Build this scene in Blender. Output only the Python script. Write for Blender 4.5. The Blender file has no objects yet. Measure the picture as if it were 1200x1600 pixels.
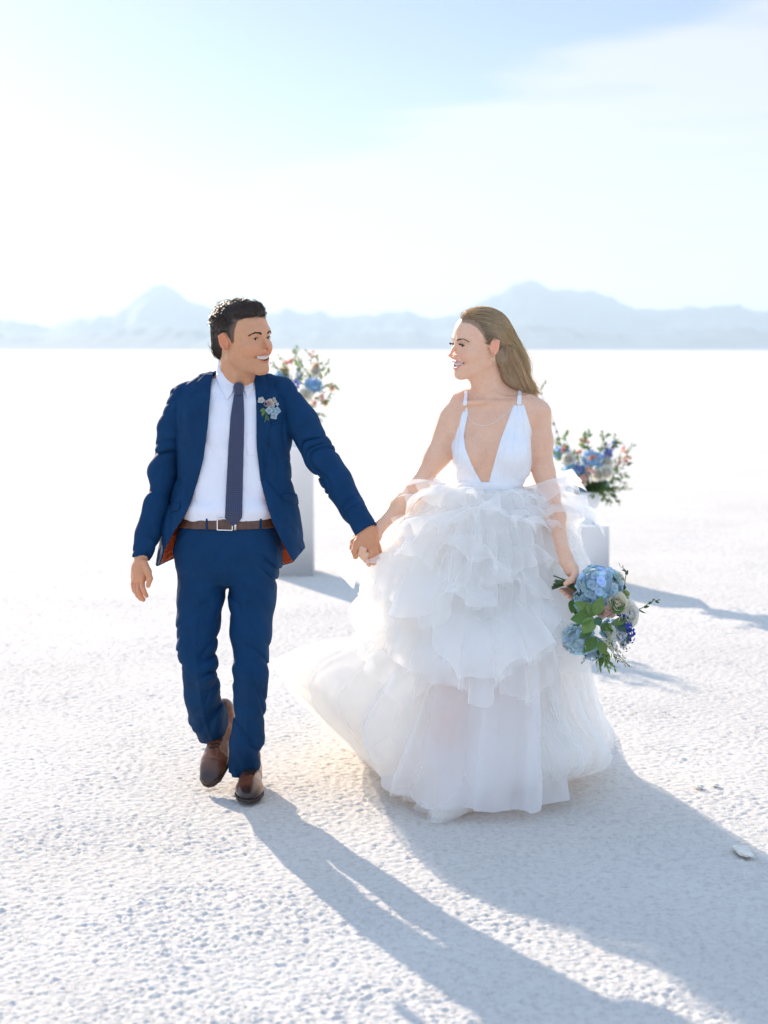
import bpy, math, random
import numpy as np
from mathutils import Vector, Matrix

#%% setup
scene = bpy.context.scene
random.seed(4)
rng = np.random.default_rng(11)
EYE = 1.60          # camera height
FPX = 2500.0        # focal length in photo pixels (1200 x 1600)
HOR = 547.0         # horizon row in the photo

cam_d = bpy.data.cameras.new("camera")
cam = bpy.data.objects.new("camera", cam_d)
scene.collection.objects.link(cam)
cam.location = (0, 0, EYE)
cam.rotation_euler = (math.radians(90), 0, 0)
cam_d.sensor_fit = 'VERTICAL'
cam_d.sensor_height = 36.0
cam_d.lens = FPX / 1600 * 36.0
cam_d.shift_y = -(800 - HOR) / 1600
cam_d.clip_start = 0.1
cam_d.clip_end = 200000
cam_d.dof.use_dof = True
cam_d.dof.focus_distance = 5.62
cam_d.dof.aperture_fstop = 2.6
scene.camera = cam

SUN_EL = math.radians(20)
SUN_AZ = math.radians(-27)      # measured from +Y towards +X (sun is behind, to the left)
sun_dir = Vector((math.sin(SUN_AZ) * math.cos(SUN_EL), math.cos(SUN_AZ) * math.cos(SUN_EL), math.sin(SUN_EL)))
sd = bpy.data.lights.new("sun", 'SUN')
sd.energy = 5.0
sd.angle = math.radians(0.55)
sd.color = (1.0, 0.86, 0.70)
sun = bpy.data.objects.new("sun", sd)
scene.collection.objects.link(sun)
sun.rotation_euler = sun_dir.to_track_quat('Z', 'Y').to_euler()
sun.location = (-5, 10, 6)

def mathn(nt, op, a, b=None, clamp=False):
    n = nt.nodes.new('ShaderNodeMath'); n.operation = op; n.use_clamp = clamp
    for i, v in enumerate((a, b)):
        if v is None: continue
        if isinstance(v, (int, float)): n.inputs[i].default_value = v
        else: nt.links.new(v, n.inputs[i])
    return n.outputs[0]

def ramp(nt, fac, stops):
    n = nt.nodes.new('ShaderNodeValToRGB')
    nt.links.new(fac, n.inputs[0])
    e = n.color_ramp.elements
    while len(e) > 1: e.remove(e[-1])
    e[0].position, e[0].color = stops[0][0], (*stops[0][1], 1)
    for p, c in stops[1:]:
        x = e.new(p); x.color = (*c, 1)
    return n.outputs[0]

SKY_FILL = (5.0, 6.6, 9.1)  # colour of the bright sky added out of view as ambient fill
world = bpy.data.worlds.new("World")
scene.world = world
world.use_nodes = True
nt = world.node_tree
nt.nodes.clear()
sky = nt.nodes.new('ShaderNodeTexSky')
sky.sky_type = 'NISHITA'; sky.sun_disc = False
sky.sun_elevation = SUN_EL; sky.sun_rotation = SUN_AZ
sky.altitude = 1280; sky.air_density = 1.0; sky.dust_density = 0.9; sky.ozone_density = 3.5
tc = nt.nodes.new('ShaderNodeTexCoord')
sep = nt.nodes.new('ShaderNodeSeparateXYZ'); nt.links.new(tc.outputs['Generated'], sep.inputs[0])
# project the view direction onto a high flat cloud layer
el = mathn(nt, 'MAXIMUM', sep.outputs[2], 0.02)
elb = mathn(nt, 'ADD', el, 0.10)
cx = mathn(nt, 'DIVIDE', sep.outputs[0], elb)
cy = mathn(nt, 'DIVIDE', sep.outputs[1], elb)
comb = nt.nodes.new('ShaderNodeCombineXYZ'); nt.links.new(cx, comb.inputs[0]); nt.links.new(cy, comb.inputs[1])
mp = nt.nodes.new('ShaderNodeMapping'); nt.links.new(comb.outputs[0], mp.inputs[0])
mp.inputs['Rotation'].default_value = (0, 0, math.radians(28)); mp.inputs['Scale'].default_value = (0.9, 2.0, 1)
mp.inputs['Location'].default_value = (1.3, 0.4, 0)
nz = nt.nodes.new('ShaderNodeTexNoise'); nt.links.new(mp.outputs[0], nz.inputs['Vector'])
nz.inputs['Scale'].default_value = 1.15; nz.inputs['Detail'].default_value = 7; nz.inputs['Roughness'].default_value = 0.60
nz.inputs['Distortion'].default_value = 0.35
# bank of thin cloud that rises towards the right, thinning out below it
edge = mathn(nt, 'MULTIPLY', sep.outputs[0], 0.36)
edge = mathn(nt, 'ADD', edge, 0.150)
over = mathn(nt, 'SUBTRACT', edge, sep.outputs[2])
over = mathn(nt, 'MULTIPLY', over, 13.0)
over = mathn(nt, 'MINIMUM', over, 0.34)
over = mathn(nt, 'MAXIMUM', over, -0.5)
dens = mathn(nt, 'ADD', nz.outputs['Fac'], over)
dens = mathn(nt, 'SUBTRACT', dens, 0.50)
dens = mathn(nt, 'MULTIPLY', dens, 2.8, clamp=True)
sm = nt.nodes.new('ShaderNodeMapRange'); sm.interpolation_type = 'SMOOTHSTEP'
nt.links.new(dens, sm.inputs[0]); sm.inputs[3].default_value = 0.0; sm.inputs[4].default_value = 0.85
# only the low part of the sky carries that bank
low = nt.nodes.new('ShaderNodeMapRange'); low.interpolation_type = 'SMOOTHSTEP'
nt.links.new(sep.outputs[2], low.inputs[0]); low.inputs[1].default_value = 0.5; low.inputs[2].default_value = 0.18
cf = mathn(nt, 'MULTIPLY', sm.outputs[0], low.outputs[0])
mixc = nt.nodes.new('ShaderNodeMix'); mixc.data_type = 'RGBA'
bws = nt.nodes.new('ShaderNodeRGBToBW'); nt.links.new(sky.outputs[0], bws.inputs[0])
pale = nt.nodes.new('ShaderNodeMix'); pale.data_type = 'RGBA'; pale.inputs[0].default_value = 0.50
nt.links.new(sky.outputs[0], pale.inputs[6]); pc = nt.nodes.new('ShaderNodeCombineColor')
for i_, (k_, a_) in enumerate(((0.46, 1.05), (0.50, 1.35), (0.58, 1.85))): nt.links.new(mathn(nt, 'ADD', mathn(nt, 'MULTIPLY', bws.outputs[0], k_), a_), pc.inputs[i_])
nt.links.new(pc.outputs[0], pale.inputs[7])
nt.links.new(cf, mixc.inputs[0]); nt.links.new(pale.outputs[2], mixc.inputs[6])
# cloud brightness follows the sky's own glow around the sun
bw = nt.nodes.new('ShaderNodeRGBToBW'); nt.links.new(sky.outputs[0], bw.inputs[0])
cb = mathn(nt, 'MULTIPLY', bw.outputs[0], 0.18)
cb = mathn(nt, 'ADD', cb, 4.9)
cc = nt.nodes.new('ShaderNodeCombineColor')
nt.links.new(mathn(nt, 'MULTIPLY', cb, 0.97), cc.inputs[0]); nt.links.new(cb, cc.inputs[1]); nt.links.new(mathn(nt, 'MULTIPLY', cb, 1.03), cc.inputs[2])
nt.links.new(cc.outputs[0], mixc.inputs[7])
# bright fill added to the unseen sky overhead and behind the camera, lifting shadows
sky_fill = nt.nodes.new('ShaderNodeMapRange'); sky_fill.interpolation_type = 'SMOOTHSTEP'
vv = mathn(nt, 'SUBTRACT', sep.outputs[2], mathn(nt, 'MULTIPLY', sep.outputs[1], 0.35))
nt.links.new(vv, sky_fill.inputs[0]); sky_fill.inputs[1].default_value = -0.15; sky_fill.inputs[2].default_value = 0.45
sky_fill.inputs[3].default_value = 0.0; sky_fill.inputs[4].default_value = 0.85
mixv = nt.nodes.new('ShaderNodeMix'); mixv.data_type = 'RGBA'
nt.links.new(sky_fill.outputs[0], mixv.inputs[0]); nt.links.new(mixc.outputs[2], mixv.inputs[6])
mixv.inputs[7].default_value = (SKY_FILL[0], SKY_FILL[1], SKY_FILL[2], 1)
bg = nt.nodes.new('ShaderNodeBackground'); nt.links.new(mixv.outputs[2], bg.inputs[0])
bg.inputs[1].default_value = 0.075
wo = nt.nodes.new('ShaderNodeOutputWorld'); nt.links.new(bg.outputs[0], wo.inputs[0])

vs = scene.view_settings
scene.display_settings.display_device = 'sRGB'
vs.view_transform = 'Standard'; vs.look = 'None'; vs.gamma = 1; vs.use_curve_mapping = False
vs.exposure = 1.02
scene.cycles.max_bounces = 14; scene.cycles.diffuse_bounces = 9; scene.cycles.transmission_bounces = 10
scene.cycles.transparent_max_bounces = 40
scene.cycles.volume_bounces = 0
scene.cycles.use_denoising = True
scene.cycles.sample_clamp_indirect = 8

#%% helpers
def W(px, py, Y):
    """world point seen at photo pixel (px, py) at distance Y"""
    return np.array([(px - 600) / FPX * Y, Y, EYE - (py - HOR) / FPX * Y])

def tag(o, label=None, cat=None, group=None, kind=None):
    if label: o['label'] = label
    if cat: o['category'] = cat
    if group: o['group'] = group
    if kind: o['kind'] = kind
    return o

def empty(name, loc, label, cat, group=None):
    o = bpy.data.objects.new(name, None)
    o.empty_display_size = 0.1
    scene.collection.objects.link(o); o.location = loc
    return tag(o, label, cat, group)

def link(name, me, mat=None, parent=None, smooth=True):
    o = bpy.data.objects.new(name, me)
    scene.collection.objects.link(o)
    if mat is not None: me.materials.append(mat)
    if smooth and len(me.polygons):
        me.polygons.foreach_set('use_smooth', np.ones(len(me.polygons), bool))
    if parent is not None:
        o.parent = parent
        # all meshes are built in world space; undo the parents' offset
        off = Vector((0, 0, 0)); p = parent
        while p is not None:
            off += p.location; p = p.parent
        o.location = -off
    return o

def mesh_np(name, V, F, mat=None, parent=None, smooth=True, col=None):
    """V (n,3), F (m,3) or (m,4) numpy"""
    V = np.asarray(V, np.float32); F = np.asarray(F, np.int32)
    me = bpy.data.meshes.new(name)
    k = F.shape[1]
    me.vertices.add(len(V)); me.vertices.foreach_set('co', V.ravel())
    me.loops.add(F.size); me.loops.foreach_set('vertex_index', F.ravel())
    me.polygons.add(len(F)); me.polygons.foreach_set('loop_start', np.arange(0, F.size, k, dtype=np.int32))
    me.update(calc_edges=True); me.validate()
    if col is not None:
        a = me.color_attributes.new('Col', 'FLOAT_COLOR', 'POINT')
        c = np.ones((len(V), 4), np.float32); c[:, :3] = col
        a.data.foreach_set('color', c.ravel())
    return link(name, me, mat, parent, smooth)

class MB:
    """collects pieces into one mesh"""
    def __init__(s): s.V = []; s.F = []; s.C = []; s.n = 0
    def add(s, V, F, c=None):
        V = np.asarray(V, float); F = np.asarray(F, int)
        if F.shape[1] == 3: F = np.column_stack([F, F[:, 2]])
        s.V.append(V); s.F.append(F + s.n); s.n += len(V)
        cc = np.ones((len(V), 3)) * 0.5 if c is None else np.broadcast_to(np.asarray(c, float), (len(V), 3))
        s.C.append(cc)
    def grid(s, P, c=None, wrap_u=False, wrap_v=False):
        """P (nu,nv,3)"""
        nu, nv = P.shape[:2]
        I = np.arange(nu * nv).reshape(nu, nv)
        a = I if not wrap_u else np.vstack([I, I[:1]])
        if wrap_v: a = np.hstack([a, a[:, :1]])
        F = np.stack([a[:-1, :-1], a[1:, :-1], a[1:, 1:], a[:-1, 1:]], -1).reshape(-1, 4)
        if c is not None and np.ndim(c) == 3: c = np.asarray(c).reshape(-1, 3)
        s.add(P.reshape(-1, 3), F, c)
    def tube(s, pts, r, n=6, c=None, flat=None):
        pts = np.asarray(pts, float); m = len(pts)
        r = np.broadcast_to(np.asarray(r, float), (m,))
        t = np.gradient(pts, axis=0); t /= np.linalg.norm(t, axis=1, keepdims=True) + 1e-12
        ref = np.array([0, 0, 1.0]) if abs(t[0, 2]) < 0.9 else np.array([1.0, 0, 0])
        u = np.cross(t, ref); u /= np.linalg.norm(u, axis=1, keepdims=True) + 1e-12
        w = np.cross(t, u)
        a = np.linspace(0, 2 * np.pi, n, endpoint=False)
        P = pts[:, None] + r[:, None, None] * (np.cos(a)[None, :, None] * u[:, None] + np.sin(a)[None, :, None] * w[:, None])
        if c is not None and np.ndim(c) == 2: c = np.repeat(np.asarray(c)[:, None], n, 1)
        s.grid(P, c, wrap_v=True)
        if n >= 6:
            for e in (0, m - 1):
                k = len(P[e]); V = np.vstack([P[e], pts[e][None]])
                idx = np.arange(k)
                F = np.column_stack([idx, (idx + 1) % k, np.full(k, k)])
                if e == 0: F = F[:, ::-1]
                cc = None if c is None else (c if np.ndim(c) == 1 else c[e, 0])
                s.add(V, F, cc)
    def box(s, lo, hi, c=None):
        x0, y0, z0 = lo; x1, y1, z1 = hi
        V = [(x0, y0, z0), (x1, y0, z0), (x1, y1, z0), (x0, y1, z0), (x0, y0, z1), (x1, y0, z1), (x1, y1, z1), (x0, y1, z1)]
        F = [(0, 3, 2, 1), (4, 5, 6, 7), (0, 1, 5, 4), (1, 2, 6, 5), (2, 3, 7, 6), (3, 0, 4, 7)]
        s.add(V, F, c)
    def build(s, name, mat, parent=None, smooth=True):
        if not s.V: return None
        V = np.vstack(s.V); F = np.vstack(s.F)
        tri = F[:, 2] == F[:, 3]
        me = bpy.data.meshes.new(name)
        loops = np.concatenate([F[~tri].ravel(), F[tri][:, :3].ravel()]).astype(np.int32)
        starts = np.concatenate([np.arange((~tri).sum()) * 4, (~tri).sum() * 4 + np.arange(tri.sum()) * 3]).astype(np.int32)
        me.vertices.add(len(V)); me.vertices.foreach_set('co', V.astype(np.float32).ravel())
        me.loops.add(len(loops)); me.loops.foreach_set('vertex_index', loops)
        me.polygons.add(len(starts)); me.polygons.foreach_set('loop_start', starts)
        me.update(calc_edges=True); me.validate()
        a = me.color_attributes.new('Col', 'FLOAT_COLOR', 'POINT')
        c = np.ones((len(V), 4), np.float32); c[:, :3] = np.vstack(s.C)
        a.data.foreach_set('color', c.ravel())
        return link(name, me, mat, parent, smooth)

NT = rng.random((32, 32, 32)).astype(np.float32)
def noise3(P):
    """smooth periodic value noise in -1..1; P (n,3)"""
    P = np.asarray(P, np.float32)
    i = np.floor(P).astype(np.int32); f = P - i
    f = f * f * (3 - 2 * f)
    i0 = i & 31; i1 = (i + 1) & 31
    x0, y0, z0 = i0[..., 0], i0[..., 1], i0[..., 2]; x1, y1, z1 = i1[..., 0], i1[..., 1], i1[..., 2]
    fx, fy, fz = f[..., 0], f[..., 1], f[..., 2]
    a = NT[x0, y0, z0] * (1 - fx) + NT[x1, y0, z0] * fx
    b = NT[x0, y1, z0] * (1 - fx) + NT[x1, y1, z0] * fx
    c = NT[x0, y0, z1] * (1 - fx) + NT[x1, y0, z1] * fx
    d = NT[x0, y1, z1] * (1 - fx) + NT[x1, y1, z1] * fx
    return ((a * (1 - fy) + b * fy) * (1 - fz) + (c * (1 - fy) + d * fy) * fz) * 2 - 1

def sstep(a, b, x):
    t = np.clip((x - a) / (b - a), 0, 1); return t * t * (3 - 2 * t)

def catmull(P, n):
    """smooth curve through control points P (k,d) -> (n,d)"""
    P = np.asarray(P, float); k = len(P)
    t = np.linspace(0, k - 1, n); i = np.clip(t.astype(int), 0, k - 2); f = (t - i)[:, None]
    Q = np.vstack([2 * P[0] - P[1], P, 2 * P[-1] - P[-2]])
    a, b, c, d = Q[i], Q[i + 1], Q[i + 2], Q[i + 3]
    return 0.5 * (2 * b + (c - a) * f + (2 * a - 5 * b + 4 * c - d) * f ** 2 + (3 * b - a - 3 * c + d) * f ** 3)

# ---- materials
def new_mat(name):
    m = bpy.data.materials.new(name); m.use_nodes = True
    nt = m.node_tree; b = nt.nodes['Principled BSDF']
    return m, nt, b

def setin(b, **k):
    for n, v in k.items():
        n = n.replace('_', ' ')
        if n in b.inputs: b.inputs[n].default_value = v

def add_bump(nt, b, height, strength=0.3, dist=0.002):
    bp = nt.nodes.new('ShaderNodeBump'); bp.inputs['Strength'].default_value = strength; bp.inputs['Distance'].default_value = dist
    nt.links.new(height, bp.inputs['Height']); nt.links.new(bp.outputs[0], b.inputs['Normal']); return bp

def tex(nt, kind, scale, coord='Object', **k):
    n = nt.nodes.new('ShaderNodeTex' + kind); t = nt.nodes.new('ShaderNodeTexCoord')
    nt.links.new(t.outputs[coord], n.inputs['Vector']); n.inputs['Scale'].default_value = scale
    for a, v in k.items(): n.inputs[a].default_value = v
    return n

def plain(name, col, rough=0.6, noise=None, var=0.15, bump=0, **k):
    m, nt, b = new_mat(name)
    setin(b, Roughness=rough, Base_Color=(*col, 1), **k)
    if noise:
        n = tex(nt, 'Noise', noise, Detail=5)
        c = ramp(nt, n.outputs['Fac'], [(0.3, tuple(x * (1 - var) for x in col)), (0.7, tuple(min(1, x * (1 + var)) for x in col))])
        nt.links.new(c, b.inputs['Base Color'])
        if bump: add_bump(nt, b, n.outputs['Fac'], 0.5, bump)
    return m

def vcol(name, rough=0.6, noise=None, transl=0.0, bump=0.0, nscale=120, **k):
    """material whose colour comes from the 'Col' attribute, plus fine noise"""
    m, nt, b = new_mat(name)
    setin(b, Roughness=rough, **k)
    a = nt.nodes.new('ShaderNodeAttribute'); a.attribute_name = 'Col'
    n = tex(nt, 'Noise', nscale, Detail=4)
    mx = nt.nodes.new('ShaderNodeMix'); mx.data_type = 'RGBA'; mx.blend_type = 'MULTIPLY'
    mx.inputs[0].default_value = 1.0
    v = ramp(nt, n.outputs['Fac'], [(0.3, (1 - (noise or 0),) * 3), (0.7, (1,) * 3)])
    nt.links.new(a.outputs[0], mx.inputs[6]); nt.links.new(v, mx.inputs[7])
    nt.links.new(mx.outputs[2], b.inputs['Base Color'])
    if bump: add_bump(nt, b, n.outputs['Fac'], 0.5, bump)
    if transl:
        t = nt.nodes.new('ShaderNodeBsdfTranslucent'); nt.links.new(mx.outputs[2], t.inputs[0])
        ms = nt.nodes.new('ShaderNodeMixShader'); ms.inputs[0].default_value = transl
        nt.links.new(b.outputs[0], ms.inputs[1]); nt.links.new(t.outputs[0], ms.inputs[2])
        nt.links.new(ms.outputs[0], nt.nodes['Material Output'].inputs['Surface'])
    return m

#%% ground
# salt crust height field: two periodic tiles made by filtering noise
def fft_tile(n, lo, hi, seed, power=1.0):
    r = np.random.default_rng(seed)
    f = np.fft.fftfreq(n) * n
    k = np.hypot(*np.meshgrid(f, f))
    band = np.exp(-((np.log(np.maximum(k, .5)) - np.log(np.sqrt(lo * hi))) / np.log(hi / lo)) ** 2 * 3) * (k > 0) / np.maximum(k, 1) ** power
    h = np.fft.ifft2(np.fft.fft2(r.standard_normal((n, n))) * band).real
    return (h / h.std()).astype(np.float32)
def samp(T, u, v, size):
    n = T.shape[0]; x = u / size * n; y = v / size * n
    i = np.floor(x).astype(int); j = np.floor(y).astype(int); fx = (x - i).astype(np.float32); fy = (y - j).astype(np.float32)
    a, b = T[i % n, j % n], T[(i + 1) % n, j % n]; c, d = T[i % n, (j + 1) % n], T[(i + 1) % n, (j + 1) % n]
    return (a * (1 - fx) + b * fx) * (1 - fy) + (c * (1 - fx) + d * fx) * fy
TA = fft_tile(1024, 50, 170, 1, 0.6)     # clods 3-8 cm over a 4.1 m tile
TB = fft_tile(1024, 70, 260, 2, 0.5)    # crumbs
TC = fft_tile(512, 3, 14, 3, 0.5)        # broad undulation
def ground_h(x, y):
    c, s = math.cos(0.6), math.sin(0.6)
    u, v = x * c - y * s, x * s + y * c
    a = samp(TA, u, v, 4.1); b = samp(TB, x + 3, y, 3.1); d = samp(TC, u, v, 13.0)
    m = sstep(-0.9, 1.3, samp(TC, x, y + 5, 5.3) + 0.4 * samp(TC, u, v, 3.7))
    cl = np.maximum(a, -0.35) ** 1 ; cl = np.where(cl > 0, cl ** 0.8, cl)
    fade = 1 - sstep(25, 60, np.hypot(x, y))
    h = (0.0018 * cl * (0.85 + 0.3 * m) + 0.0015 * b * (0.8 + 0.3 * m) + 0.003 * d) * fade
    return h - 0.0035
def build_ground():
    ang_f = np.arange(-0.31, 0.31, 1 / 700.); ang_c = np.linspace(0.31, 2 * np.pi - 0.31, 60)
    ang = np.concatenate([ang_f, ang_c])
    r1 = np.array([0.02, 0.3, 0.8, 1.5, 2.2, 2.8]); r2 = np.exp(np.arange(math.log(3.1), math.log(45), 1 / 700.))
    r3 = np.geomspace(46, 90000, 90)
    r = np.concatenate([r1, r2, r3])
    R, A = np.meshgrid(r, ang, indexing='ij')
    X = R * np.sin(A); Y = R * np.cos(A)
    H = np.where(R < 70, ground_h(X, Y), -0.0035)
    P = np.stack([X, Y, H], -1)
    n = len(ang); I = np.arange(P.shape[0] * n).reshape(P.shape[0], n)
    J = np.hstack([I, I[:, :1]])
    F = np.stack([J[:-1, :-1], J[1:, :-1], J[1:, 1:], J[:-1, 1:]], -1).reshape(-1, 4)
    m, nt, b = new_mat('salt_crust')
    setin(b, Roughness=0.85); b.inputs['Specular IOR Level'].default_value = 0.05
    n1 = tex(nt, 'Noise', 0.9, Detail=6); n2 = tex(nt, 'Noise', 45, Detail=6, Roughness=0.7)
    n3 = tex(nt, 'Noise', 260, Detail=3, Roughness=0.8)
    c1 = ramp(nt, n1.outputs['Fac'], [(0.3, (0.78, 0.735, 0.685)), (0.7, (0.85, 0.805, 0.755))])
    c2 = ramp(nt, n2.outputs['Fac'], [(0.30, (0.76, 0.75, 0.745)), (0.52, (1, 1, 1))])
    mx = nt.nodes.new('ShaderNodeMix'); mx.data_type = 'RGBA'; mx.blend_type = 'MULTIPLY'; mx.inputs[0].default_value = 1
    nt.links.new(c1, mx.inputs[6]); nt.links.new(c2, mx.inputs[7])
    # far off the crust is greyer in broad bands
    n4 = nt.nodes.new('ShaderNodeTexNoise'); t4 = nt.nodes.new('ShaderNodeTexCoord'); mp4 = nt.nodes.new('ShaderNodeMapping')
    nt.links.new(t4.outputs['Object'], mp4.inputs[0]); mp4.inputs['Scale'].default_value = (0.004, 0.02, 1); nt.links.new(mp4.outputs[0], n4.inputs['Vector'])
    n4.inputs['Scale'].default_value = 1; n4.inputs['Detail'].default_value = 5
    c4 = ramp(nt, n4.outputs['Fac'], [(0.35, (0.78, 0.77, 0.765)), (0.62, (0.96, 0.955, 0.95))])
    mx2 = nt.nodes.new('ShaderNodeMix'); mx2.data_type = 'RGBA'; mx2.blend_type = 'MULTIPLY'; mx2.inputs[0].default_value = 1
    nt.links.new(mx.outputs[2], mx2.inputs[6]); nt.links.new(c4, mx2.inputs[7])
    nt.links.new(mx2.outputs[2], b.inputs['Base Color'])
    h = mathn(nt, 'ADD', mathn(nt, 'MULTIPLY', n2.outputs['Fac'], 1.0), mathn(nt, 'MULTIPLY', n3.outputs['Fac'], 0.35))
    add_bump(nt, b, h, 0.7, 0.009)
    o = mesh_np('ground', P.reshape(-1, 3), F, m)
    tag(o, 'flat white crusted salt ground reaching the horizon', 'ground', kind='structure')
build_ground()

def build_mountains():
    # ridge outlines read from the photo: (px, py); each range stands at its own distance
    ranges = [
        ('mountains', 26000, [(-900, 520), (-700, 490), (-500, 505), (-300, 480), (-120, 500), (0, 499), (40, 503), (80, 508), (130, 497), (175, 490), (200, 478), (222, 458), (238, 448), (258, 446), (275, 451), (290, 468), (310, 475), (335, 482), (360, 490), (400, 489), (430, 488), (452, 481), (475, 488), (500, 487), (520, 494), (560, 491), (600, 487), (640, 488), (670, 497), (690, 494), (715, 490), (745, 474), (775, 459), (800, 446), (823, 437), (840, 440), (862, 450), (900, 452), (930, 453), (960, 466), (990, 480), (1030, 485), (1065, 480), (1092, 475), (1115, 479), (1155, 477), (1180, 486), (1200, 483), (1300, 490), (1450, 470), (1600, 492), (1800, 480), (2100, 515)]),
        ('mountains', 19000, [(-900, 530), (-500, 522), (-200, 528), (0, 522), (90, 525), (180, 512), (260, 508), (330, 520), (420, 528), (520, 520), (590, 516), (650, 519), (700, 528), (760, 514), (840, 506), (900, 512), (980, 522), (1060, 514), (1130, 510), (1200, 516), (1300, 512), (1600, 524), (2100, 530)]),
    ]
    m = plain('hazy_rock', (0.07, 0.10, 0.14), 0.95, noise=0.0012, var=0.35)
    for name, D, prof in ranges:
        prof = np.array(prof, float)
        xs = np.linspace(prof[0, 0], prof[-1, 0], 1100)
        hs = np.interp(xs, prof[:, 0], prof[:, 1])
        hs = hs + np.where(hs < 535, 1, 0) * (2.6 * noise3(np.stack([xs / 16, xs * 0, xs * 0 + D * .001], -1)) + 1.5 * noise3(np.stack([xs / 6, xs * 0 + 7, xs * 0], -1)))
        hs = np.convolve(np.pad(hs, 1, mode='edge'), np.ones(3) / 3, 'valid')
        X = (xs - 600) / FPX * D; Hh = (HOR - hs) / FPX * D
        t = np.linspace(-1, 1, 41)       # across the range, ridge at t = 0
        XX, TT = np.meshgrid(X, t, indexing='ij')
        YY = D + TT * 2600
        k = np.maximum(0, 1 - np.abs(TT)) ** 1.25
        Q = np.stack([XX / 700., YY / 700., np.zeros_like(XX)], -1)
        n = noise3(Q * 1.0) + 0.5 * noise3(Q * 2.3) + 0.25 * noise3(Q * 5)
        gul = 1 - 0.32 * np.abs(n) * np.minimum(1, np.abs(TT) * 5)
        Z = (Hh[:, None] + EYE) * k * gul + 14 * noise3(Q * 9) * k * (1 + 0 * TT) - 3
        o = MB(); o.grid(np.stack([XX, YY, Z], -1))
        ob = o.build(name, m, smooth=False)
        tag(ob, 'far jagged mountain range fading into pale blue haze' if D > 20000 else 'lower foothills in front of the far blue mountains', 'mountains', kind='structure')
build_mountains()

def build_haze():
    me = MB(); me.box((-38000, -40, -4), (38000, 33000, 1260))
    m = bpy.data.materials.new('desert_haze'); m.use_nodes = True
    nt = m.node_tree; nt.nodes.clear()
    v = nt.nodes.new('ShaderNodeVolumePrincipled'); v.inputs['Color'].default_value = (0.68, 0.85, 1.0, 1)
    v.inputs['Density'].default_value = 5.2e-5; v.inputs['Anisotropy'].default_value = 0.2
    o = nt.nodes.new('ShaderNodeOutputMaterial'); nt.links.new(v.outputs[0], o.inputs['Volume'])
    ob = me.build('haze', m, smooth=False); tag(ob, 'pale blue desert haze over the salt flat', 'haze', kind='stuff')
build_haze()
#%% sdf
def nrm(v): v = np.asarray(v, float); return v / (np.linalg.norm(v) + 1e-12)
def smin(a, b, k):
    if k <= 0: return np.minimum(a, b)
    h = np.maximum(k - np.abs(a - b), 0) / k
    return np.minimum(a, b) - h * h * k * 0.25
def smax(a, b, k): return -smin(-a, -b, k)

class Sdf:
    """list of primitives blended one after another; far ones are skipped block by block"""
    def __init__(s): s.p = []; s.post = None
    def add(s, fn, c, r, op='u', k=0.01):
        s.p.append((fn, np.asarray(c, float), float(r), op, k)); return s
    def rc(s, a, b, ra, rb, k=0.01, op='u', sx=False):
        a = np.asarray(a, float); b = np.asarray(b, float); ab = b - a; L = (ab ** 2).sum() + 1e-12
        def fn(P):
            Q = P - a
            t = np.clip(Q @ ab / L, 0, 1)
            return np.sqrt(((Q - t[:, None] * ab) ** 2).sum(1)) - (ra + t * (rb - ra))
        s.add(fn, (a + b) / 2, math.sqrt(L) / 2 + max(ra, rb), op, k); 
        if sx: s.sym()
        return s
    def chain(s, pts, rad, k=0.01, op='u', sx=False):
        for i in range(len(pts) - 1): s.rc(pts[i], pts[i + 1], rad[i], rad[i + 1], k, op, sx)
        return s
    def el(s, c, r, k=0.01, op='u', rot=None, sx=False):
        c = np.asarray(c, float); r = np.asarray(r, float); R = None if rot is None else np.asarray(rot)
        def fn(P):
            Q = P - c
            if R is not None: Q = Q @ R
            k0 = np.sqrt(((Q / r) ** 2).sum(1)); k1 = np.sqrt(((Q / r ** 2) ** 2).sum(1)) + 1e-9
            return k0 * (k0 - 1) / k1
        s.add(fn, c, r.max(), op, k)
        if sx: s.sym()
        return s
    def sym(s):
        """make the last primitive two-sided about x = 0"""
        fn, c, r, op, k = s.p[-1]
        def f2(P):
            Q = P.copy(); Q[:, 0] = np.abs(Q[:, 0]); return fn(Q)
        s.p[-1] = (f2, np.array([0, c[1], c[2]]), r + abs(c[0]), op, k)
        return s
    def sub(s, child, M, o, sc, c, r, k=0.01, op='u'):
        """child sdf placed with rotation M (3x3, local->world), origin o, scale sc"""
        M = np.asarray(M); o = np.asarray(o, float)
        def fn(P): return child((P - o) @ M / sc) * sc
        s.add(fn, c, r, op, k); return s
    def __call__(s, P, c=None, R=None):
        d = np.full(len(P), 1.0)
        for fn, pc, pr, op, k in s.p:
            if c is not None and np.linalg.norm(pc - c) > pr + R + 0.03 + k: continue
            e = fn(P)
            if op == 'u': d = smin(d, e, k)
            elif op == 's': d = smax(d, -e, k)
            else: d = smax(d, e, k)
        if s.post is not None: d = s.post(P, d)
        return d

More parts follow.
